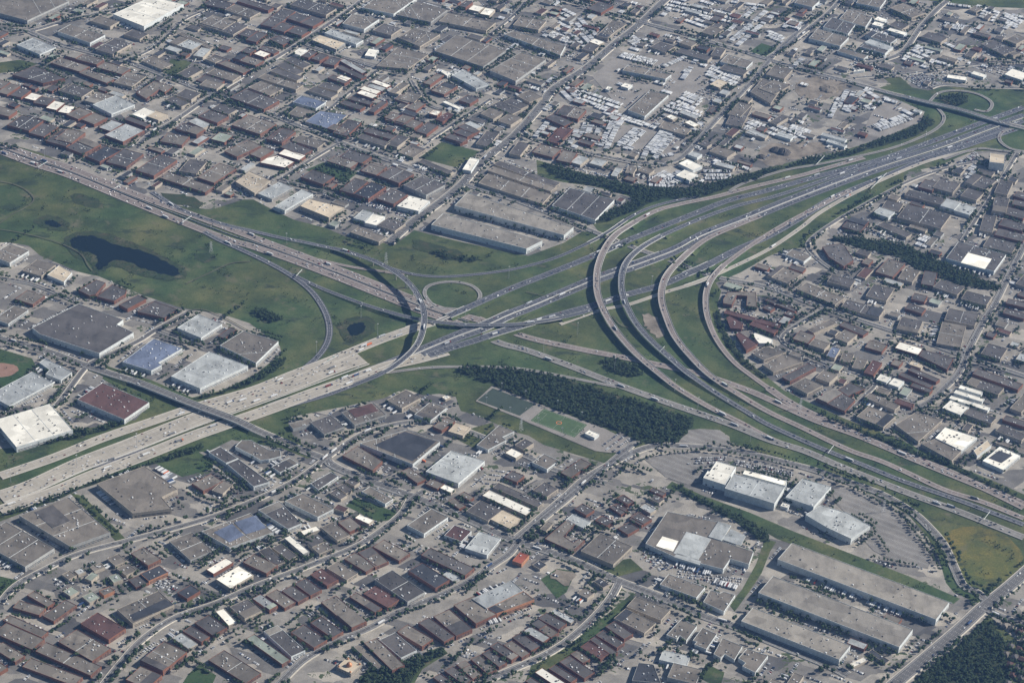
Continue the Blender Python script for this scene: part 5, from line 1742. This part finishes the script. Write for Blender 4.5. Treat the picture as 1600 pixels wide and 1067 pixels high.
# loose rows of cars, stored trailers and goods across the open lots
for _ in range(2600):
    qx, qy = rnd.uniform(0, 1600), rnd.uniform(0, 1067)
    if qy > 330 and rnd.random() < .45: continue
    x, y, _z = at(qx, qy)
    if occ(x, y) not in ((0, 2) if qy < 260 else (0,)) or occ(x, y, PARK): continue
    a = math.radians(-29 if rnd.random() < .5 else 61)+rnd.uniform(-.04, .04); L = rnd.uniform(10, 55); p = (x, y); q = (x+math.cos(a)*L, y+math.sin(a)*L)
    put_row('T' if (qy < 300 and qx > 560 and rnd.random() < .38) else 'C', p, q, rnd.random() < .5)
def dist(v): return math.hypot(v[0], v[1]+Y0)
def inview(v, m=4):
    q = pix((v[0], v[1], 1)); return -m < q[0] < 1600+m and -m < q[1] < 1067+m
VEH = [v for v in VEH if inview(v, 10)]; VEH.sort(key=dist)
me_cache = {}
for v in VEH[:300]:
    k = (v[4], v[5])
    if k not in me_cache:
        V, F, I = CARG[v[4]]; me_cache[k] = mesh_np('car', V, F, [MAT['car_'+CARC[v[5]][0]], MAT['glass'], MAT['tyre']], I)
    nm = ('moving_car' if v[6] == 'driving' else 'parked_car') if v[4] < 2 else ('moving_van' if v[6] == 'driving' else 'parked_van')
    o = obj(nm, me_cache[k], loc=v[:3]); o.rotation_euler = (0, 0, v[3])
    typ = ('sedan', 'tall hatchback', 'van')[v[4]]
    thing(o, '%s %s %s' % (CARC[v[5]][0], typ, 'driving along the road' if v[6] == 'driving' else 'parked'), 'van' if v[4] == 2 else 'car', 'cars and vans on the near streets and lots', v[:3])
def merged(name, items, geos, mats, label, cat):
    Vs, Fs, Is = [], [], []; n = 0
    for V, F, I in items: Vs.append(V); Fs.append(F+n); Is.append(I); n += len(V)
    if not Vs: return
    o = obj(name, mesh_np(name, np.concatenate(Vs), np.concatenate(Fs), mats, np.concatenate(Is))); o['kind'] = 'stuff'; o['label'] = label; o['category'] = cat; return o
cm = [MAT['car_'+c[0]] for c in CARC]+[MAT['glass'], MAT['tyre']]; nc = len(CARC); items = []
for v in VEH[300:]:
    V, F, I = CARG[v[4]]; mp = np.array([v[5], nc, nc+1]); items.append((xf(V, *v[:4]), F, mp[I]))
merged('distant_cars', items, None, cm, 'hundreds of distant cars on the highways and in the far lots', 'cars')
# semi trucks
TC = [('white', 'unitwhite', 60), ('grey', 'car_grey', 12), ('blue', 'car_blue', 5), ('red', 'car_dark red', 4), ('orange', 'truckorange', 2), ('silver', 'car_silver', 14)]
mb = MB(); mb.box(-8.6, 4.6, -1.28, 1.28, 1.2, 4.05, mi=0); mb.box(-8.2, 4.2, -1.0, 1.0, .9, 1.2, mi=1)
for sx in (-7.6, -6.3): mb.box(sx-.5, sx+.5, -1.3, 1.3, 0, 1.0, tx=.2, mi=1)
TRG = mb.arrays()
mb = MB(); mb.box(5.2, 7.6, -1.25, 1.25, .8, 3.6, tx=.1, ty=.05, mi=0); mb.box(7.6, 9.0, -1.1, 1.1, .6, 1.9, tx=.15, mi=0); mb.add([(7.66, -1.1, 2.3), (7.66, 1.1, 2.3), (7.58, 1.1, 3.3), (7.58, -1.1, 3.3)], [[0,1,2,3]], 2); mb.box(3.2, 5.2, -.6, .6, .6, 1.1, mi=1)
for sx in (3.4, 4.6, 8.3): mb.box(sx-.5, sx+.5, -1.25, 1.25, 0, 1.0, tx=.2, mi=1)
CBG = mb.arrays(); tm = {}
for v in TRUCKS:
    if not inview(v, 10): continue
    a, b_ = rnd.choices(range(6), [c[2] for c in TC])[0], rnd.choices(range(6), [52, 12, 12, 7, 3, 14])[0]
    e = empty('semi_truck', v[:3], v[3])
    if ('t', a) not in tm: tm['t', a] = mesh_np('trailer', *TRG[:2], [MAT[TC[a][1]], MAT['tyre']], TRG[2])
    if ('c', b_) not in tm: tm['c', b_] = mesh_np('cab', *CBG[:2], [MAT[TC[b_][1]], MAT['tyre'], MAT['glass']], CBG[2])
    obj('trailer', tm['t', a], e); obj('cab', tm['c', b_], e)
    thing(e, '%s semi truck with %s cab' % (TC[a][0], TC[b_][0]), 'truck', 'trucks on the highways and roads', v[:3])
TRAIL = [v for v in TRAIL if inview(v, 10)]; TRAIL.sort(key=dist)
for v in TRAIL[:300]:
    a = rnd.choices(range(6), [50, 12, 4, 2, 2, 26])[0]
    if ('t', a) not in tm: tm['t', a] = mesh_np('trailer', *TRG[:2], [MAT[TC[a][1]], MAT['tyre']], TRG[2])
    o = obj('parked_trailer', tm['t', a], loc=v[:3]); o.rotation_euler = (0, 0, v[3])
    thing(o, '%s parked box trailer' % TC[a][0], 'trailer', 'box trailers parked in the yards', v[:3])
items = []
for v in TRAIL[300:]:
    V, F, I = TRG; a = rnd.choices((0, 1, 2), (48, 30, 22))[0]; items.append((xf(V, *v[:4]), F, np.array([a, 3])[I]))
merged('distant_trailers', items, None, [MAT['unitwhite'], MAT['car_silver'], MAT['wall_G'], MAT['tyre']], 'far truck trailers packed in the upper yards', 'trailers')
# ---------------------------------------------------------------- houses at the lower right
HP = px_poly([1545,962, 1640,960, 1640,1095, 1560,1095, 1572,1050, 1560,1010, 1590,1000])
hx = min(p[0] for p in HP); hy = min(p[1] for p in HP); nh = 0; a = math.radians(-27); ca, sa = math.cos(a), math.sin(a)
for i in range(-6, 30):
    for j in range(-2, 24):
        x = hx+(i*15+rnd.uniform(-1, 1))*ca-(j*26+rnd.uniform(-2, 2))*sa; y = hy+(i*15)*sa+(j*26)*ca
        if not inside(HP, x, y) or occ(x, y) in (3, 4) or not inview((x, y), 12): continue
        e = empty('house', (x, y, 0), a+(math.pi/2 if rnd.random() < .3 else 0)); w_, d_ = rnd.uniform(4.6, 5.6), rnd.uniform(5.5, 7)
        mb = MB(); mb.box(-w_, w_, -d_, d_, 0, 5.8); obj('wall', mb.mesh('wall', [MAT[rnd.choice(['wall_B', 'wall_T', 'wall_B'])]]), e)
        r = .6; V = [(-w_-r, -d_-r, 5.7), (w_+r, -d_-r, 5.7), (w_+r, d_+r, 5.7), (-w_-r, d_+r, 5.7), (0, -d_*.45, 9), (0, d_*.45, 9)]
        obj('roof', mesh_np('roof', V, [[0,1,4], [1,2,5,4], [2,3,5], [3,0,4,5], [3,2,1,0]], [MAT[rnd.choice(['roof_d', 'roof_r', 'roof_g'])]]), e)
        mb = MB()
        for zz in (1, 3.6):
            for xx in (-2.8, 1.2):
                for y0_ in (-d_-.05, d_-.1): mb = MB(); mb.box(xx, xx+1.6, y0_, y0_+.15, zz, zz+1.4); obj('window', mb.mesh('window', [MAT['glass']]), e)
        c_, s_ = math.cos(a), math.sin(a); raster([(x-7, y-7), (x+7, y-7), (x+7, y+7), (x-7, y+7)], 4)
        thing(e, 'hip-roofed suburban house', 'house', 'houses among trees at the lower right', (x, y, 0)); nh += 1
# ---------------------------------------------------------------- trees
ico = None
import bmesh
def lump(cx, cy, cz, r, sub=1, seed=0):
    bm = bmesh.new(); bmesh.ops.create_icosphere(bm, subdivisions=sub, radius=1); g = random.Random(seed)
    V = np.array([v.co[:] for v in bm.verts]); F = np.array([[v.index for v in f.verts] for f in bm.faces]); bm.free()
    k = np.array([g.uniform(.72, 1.25) for _ in V])[:, None]
    return V*k*np.array([r, r, r*.85])+np.array([cx, cy, cz]), F
def crown(seed, h=9., conifer=False, lumps=5, leaves=70):
    g = random.Random(seed); mb = MB(); R = h*.36
    for i in range(lumps):
        a = g.uniform(0, 6.28); rr = R*g.uniform(.15, .6); V, F = lump(rr*math.cos(a), rr*math.sin(a), h*g.uniform(.42, .78), R*g.uniform(.42, .68), 1, seed*31+i); mb.add(V, F)
    V = []; F = []
    for i in range(leaves):
        th = g.uniform(0, 6.28); ph = g.uniform(-.6, 1.4); q = R*g.uniform(.85, 1.22)
        c = np.array([q*math.cos(th)*math.cos(ph), q*math.sin(th)*math.cos(ph), h*.6+q*.95*math.sin(ph)]); s_ = R*g.uniform(.10, .24)
        for _ in range(3): V.append(c+np.array([g.uniform(-1, 1), g.uniform(-1, 1), g.uniform(-1, 1)])*s_)
        F.append([3*i, 3*i+1, 3*i+2])
    mb.add(V, F); return mb
CR = [crown(i) for i in range(6)]; CRM = [c.mesh('crown', [MAT['leaves']]) for c in CR]
TK = MB(); TK.cyl(0, 0, 0, 4.2, .34, .2, 6)
for k in range(4): aa = k*1.7; TK.bar((0, 0, 2.6+.3*k), (1.6*math.cos(aa), 1.6*math.sin(aa), 5.2+.3*k), .1)
V_, F_, I_ = TK.arrays(); TKM = mesh_np('trunk', V_, F_, [MAT['bark']])
CRS = [(lambda t: (t[0], t[1], t[2]))(crown(40+i, 9, False, 3, 26).arrays()) for i in range(8)]
TREES = []; TOC = np.zeros((GM, GN), np.uint8)
def tree(x, y, s, ok=(0, 1, 2)):
    s *= 1.62 if 0 in ok or s > .62 else 1.2
    if occ(x, y) not in ok or occ(x, y, TOC): return
    if occ(x, y, PARK) and rnd.random() < .8: return
    TREES.append((x, y, 0., s)); q_ = 2.6*s; raster([(x-q_, y-q_), (x+q_, y-q_), (x+q_, y+q_), (x-q_, y+q_)], 1, 0, TOC)
for kind, t, w, P, T, L, Z in ROADS:
    if kind not in ('road', 'avenue', 'street'): continue
    for sgn in (-1, 1):
        s = 5.
        while s < L[-1]:
            p, d = elev(P, T, L, s); o_ = (w/2+5+rnd.uniform(-1.5, 4))*sgn; x, y = p[0]-d[1]*o_, p[1]+d[0]*o_
            f = math.sin(x*.033+y*.019)+math.sin(y*.041-x*.017)
            if p[2] < 2.5 and rnd.random() < .42+.5*f: tree(x, y, rnd.uniform(.6, 1.2), (0, 1))
            s += rnd.uniform(4.5, 9)
for b in BL:
    for p, q in b['ed']:
        d = q-p; L = np.hypot(*d); d = d/max(L, .1); nn = np.array([d[1], -d[0]])
        pr = rnd.random()
        for off_ in (5, 14, 26):
            if rnd.random() > (.5 if pr < .32 else .06): continue
            k = rnd.uniform(0, 8)
            while k < L:
                if rnd.random() < .7: tree(*(p+d*k+nn*(off_+rnd.uniform(-1.5, 1.5))), rnd.uniform(.5, 1.0))
                k += rnd.uniform(4.5, 8.5)
# parcel boundary hedgerows in the two street-grid directions
for _ in range(650):
    px_, py_ = rnd.uniform(0, 1600), rnd.uniform(0, 1067); x, y, _z = at(px_, py_)
    if occ(x, y) != 0: continue
    a = math.radians(-29)+(math.pi/2 if rnd.random() < .5 else 0)+rnd.uniform(-.05, .05); k = 0; L = rnd.uniform(20, 110)
    while k < L:
        if occ(x+math.cos(a)*k, y+math.sin(a)*k) not in (0, 1): break
        tree(x+math.cos(a)*k+rnd.uniform(-1, 1), y+math.sin(a)*k+rnd.uniform(-1, 1), rnd.uniform(.5, 1.1), (0, 1)); k += rnd.uniform(5, 9)
# exhibition ring: regular rows
for row in ([(1000,722), (1020,713), (1060,708), (1100,706), (1135,709)], [(1066,697), (1100,696), (1132,698)], [(1148,702), (1180,704), (1210,710), (1250,723)], [(1150,712), (1200,722), (1250,736)],
            [(1300,752), (1340,768), (1380,790)], [(1378,782), (1405,805), (1430,835), (1455,870), (1470,895)], [(1413,812), (1440,835), (1462,870)], [(1426,800), (1452,830), (1470,860), (1490,890)], [(1360,822), (1375,845), (1390,868)], [(1360,872), (1400,880), (1440,886)]):
    P = [at(*q) for q in row]
    for a_, b_ in zip(P[:-1], P[1:]):
        L = math.dist(a_, b_); n = int(L/8)
        for i in range(n): tree(a_[0]+(b_[0]-a_[0])*i/n+rnd.uniform(-1, 1), a_[1]+(b_[1]-a_[1])*i/n+rnd.uniform(-1, 1), rnd.uniform(.55, .85), (0, 1, 2))
# scattered shrubs and trees on the open grass
for _ in range(9000):
    x, y, _z = at(rnd.uniform(0, 1600), rnd.uniform(60, 1067)); f = math.sin(x*.011+1)+math.sin(y*.013+x*.004)
    if occ(x, y) == 1 and rnd.random() < .10+.12*f: tree(x, y, rnd.uniform(.2, .62), (1,))
for _ in range(1000):
    x0, y0, _z = at(rnd.uniform(0, 1600), rnd.uniform(60, 1067))
    if occ(x0, y0) != 1: continue
    r_ = rnd.uniform(5, 26); a_ = rnd.uniform(0, 3.1)
    for _k in range(rnd.randint(3, 18)):
        u, v_ = rnd.gauss(0, r_), rnd.gauss(0, r_*.35); tree(x0+u*math.cos(a_)-v_*math.sin(a_), y0+u*math.sin(a_)+v_*math.cos(a_), rnd.uniform(.16, .55), (1,))
for _ in range(900):      # reeds and willow scrub round the ponds
    x, y, _z = at(rnd.uniform(60, 300), rnd.uniform(340, 440))
    near = [occ(x+dx, y+dy) for dx in (-14, 0, 14) for dy in (-20, 0, 20)]
    if 5 in near and (occ(x, y) == 1 or rnd.random() < .25): tree(x, y, rnd.uniform(.14, .4), (1, 5))
# residential trees
for _ in range(900):
    x, y, _z = at(rnd.uniform(1530, 1640), rnd.uniform(955, 1090))
    if inside(HP, x, y): tree(x, y, rnd.uniform(.6, 1.1), (0, 1))
TREES = [t for t in TREES if inview(t, 12)]; TREES.sort(key=dist)
for t in TREES[:300]:
    k = rnd.randrange(6); e = empty('tree', t[:3], rnd.uniform(0, 6.28)); e.scale = (t[3],)*3
    obj('trunk', TKM, e); obj('crown', CRM[k], e)
    sz = 'tall full' if t[3] > .9 else 'mid-sized' if t[3] > .65 else 'small round'
    thing(e, sz+' leafy green tree', 'tree', 'leafy trees along near streets and buildings', t[:3])
items = []
def stamp(x, y, z, s, k):
    V, F, I = CRS[k]; a = rnd.uniform(0, 6.28); items.append((xf(V*s, x, y, z, a), F, I))
mixed = []
for t in TREES[300:]:
    V, F, I = CRS[rnd.randrange(8)]; mixed.append((xf(V*t[3], t[0], t[1], 0, rnd.uniform(0, 6.28)), F))
def merged_tree(name, lst, label, cat):
    # crowns hold triangles only after splitting quads
    Vs, Fs, n = [], [], 0
    for V, F in lst: Vs.append(V); Fs.append(np.asarray(F)+n); n += len(V)
    o = obj(name, mesh_np(name, np.concatenate(Vs), np.concatenate(Fs), [MAT['leaves']])); o['kind'] = 'stuff'; o['label'] = label; o['category'] = cat
merged_tree('distant_trees', mixed, 'hundreds of smaller far trees and hedges across the industrial estate', 'trees')
FL = ['dense dark woodland', ]
wood = []
for P in FORESTS:
    xs = [p[0] for p in P]; ys = [p[1] for p in P]; A = abs(area([np.array(p) for p in P])); n = int((max(xs)-min(xs))*(max(ys)-min(ys))/34)
    for _ in range(n):
        x, y = rnd.uniform(min(xs), max(xs)), rnd.uniform(min(ys), max(ys))
        if inside(P, x, y) and occ(x, y) == 6 and inview((x, y), 25):
            V, F, I = CRS[rnd.randrange(8)]; s_ = rnd.uniform(.8, 1.35); wood.append((xf(V*s_, x, y, 0, rnd.uniform(0, 6.28)), F))
merged_tree('woodland', wood, 'dark woods and tree belts beside the highways and the sports fields', 'woods')
# ---------------------------------------------------------------- labels that single each thing out
LM = [(545,1035,'orange-domed temple'), (350,888,'two cream roofs'), (375,832,'blue-panelled long roof'), (178,628,'maroon highway-side warehouse'), (50,665,'white far-left warehouse'),
 (240,555,'blue-roofed warehouse'), (130,512,'vast dark-roofed warehouse'), (195,400,'pond'), (10,575,'red ball diamond'), (330,645,'long road bridge'), (875,660,'bright green sports field'),
 (625,700,'big blackish roof'), (1100,840,'patchwork-roofed factory'), (1180,755,'grey exhibition hall'), (1330,920,'three long warehouses'), (1535,870,'yellow meadow'), (1535,945,'lower right crossroads'),
 (815,872,'orange-red-roofed house'), (580,795,'lower turf square'), (1010,1050,'black draped roof'), (1562,715,'dark diamond solar array'), (1500,625,'row of cream roofs'), (1155,470,'U-shaped brick building'),
 (1555,245,'tall tan hotel'), (1530,405,'white-patched roof'), (1310,398,'curved-front building'), (1520,155,'upper right loop'), (1400,185,'gravel truck yard'), (1015,160,'long tan trucking shed'),
 (707,460,'oval loop ramp'), (790,350,'twin blue-walled warehouses'), (705,240,'yellow-green field'), (735,122,'ribbed pale roof'), (235,20,'great white roof at top'), (1075,262,'two cream yard roofs'),
 (388,287,'tan factory roof'), (233,178,'side-by-side cream roofs'), (1225,240,'earth mounds'), (900,620,'dark woods'), (995,35,'upper avenue crossroads'), (1195,78,'small turf rectangle'),
 (1430,125,'packed car lot'), (520,268,'turf strip'), (165,970,'maroon lower-left roof'), (20,850,'lower left corner warehouse'), (730,915,'pale orange-walled plant'), (440,1010,'road curve by the temple')]
ORD = ['nearest', 'second nearest', 'third nearest']+['%s nearest' % w_ for w_ in 'fourth fifth sixth seventh eighth ninth tenth eleventh twelfth thirteenth fourteenth fifteenth sixteenth seventeenth eighteenth nineteenth twentieth'.split()]
groups = {}
for o, ds, cat, grp, pos in THINGS:
    q = pix((pos[0], pos[1], 0)); cand = sorted(LM, key=lambda l: math.hypot(l[0]-q[0], (l[1]-q[1])*1.3))
    l = cand[0]; dx, dy = q[0]-l[0], (q[1]-l[1])*1.3; dd = math.hypot(dx, dy)
    if dd < 9 and cat not in ('car', 'van', 'tree'): side = 'right at'
    elif abs(dx) > abs(dy): side = 'right of' if dx > 0 else 'left of'
    else: side = 'below' if dy > 0 else 'above'
    groups.setdefault((ds, l[2], side), []).append((dd, o, cat, grp))
for (ds, lm, side), lst in groups.items():
    lst.sort(key=lambda t: t[0])
    for i, (dd, o, cat, grp) in enumerate(lst):
        od = ORD[i] if i < len(ORD) else 'number %d outward' % (i+1)
        o['label'] = '%s, %s %s the %s' % (ds, od, side, lm) if len(lst) > 1 else '%s, %s the %s' % (ds, side, lm)
        o['category'] = cat
        if grp: o['group'] = grp
# ---------------------------------------------------------------- haze
HAZE = 1
if HAZE:
    mb = MB(); mb.box(-5200, 5200, -5400, 9500, -1.0, 2950)
    m = bpy.data.materials.new('haze_air'); m.use_nodes = True; n = m.node_tree.nodes; n.clear(); out = n.new('ShaderNodeOutputMaterial'); pv = n.new('ShaderNodeVolumePrincipled')
    pv.inputs['Density'].default_value = HAZE_D; pv.inputs['Color'].default_value = (.26, .50, 1.0, 1); pv.inputs['Anisotropy'].default_value = .2
    m.node_tree.links.new(pv.outputs[0], out.inputs['Volume']); o = obj('haze', mb.mesh('haze', [m])); o['kind'] = 'stuff'; o['label'] = 'thin blue summer haze over the city'; o['category'] = 'haze'
print('counts', len(BL), len(VEH), len(TRUCKS), len(TRAIL), len(TREES), len(wood), nh)
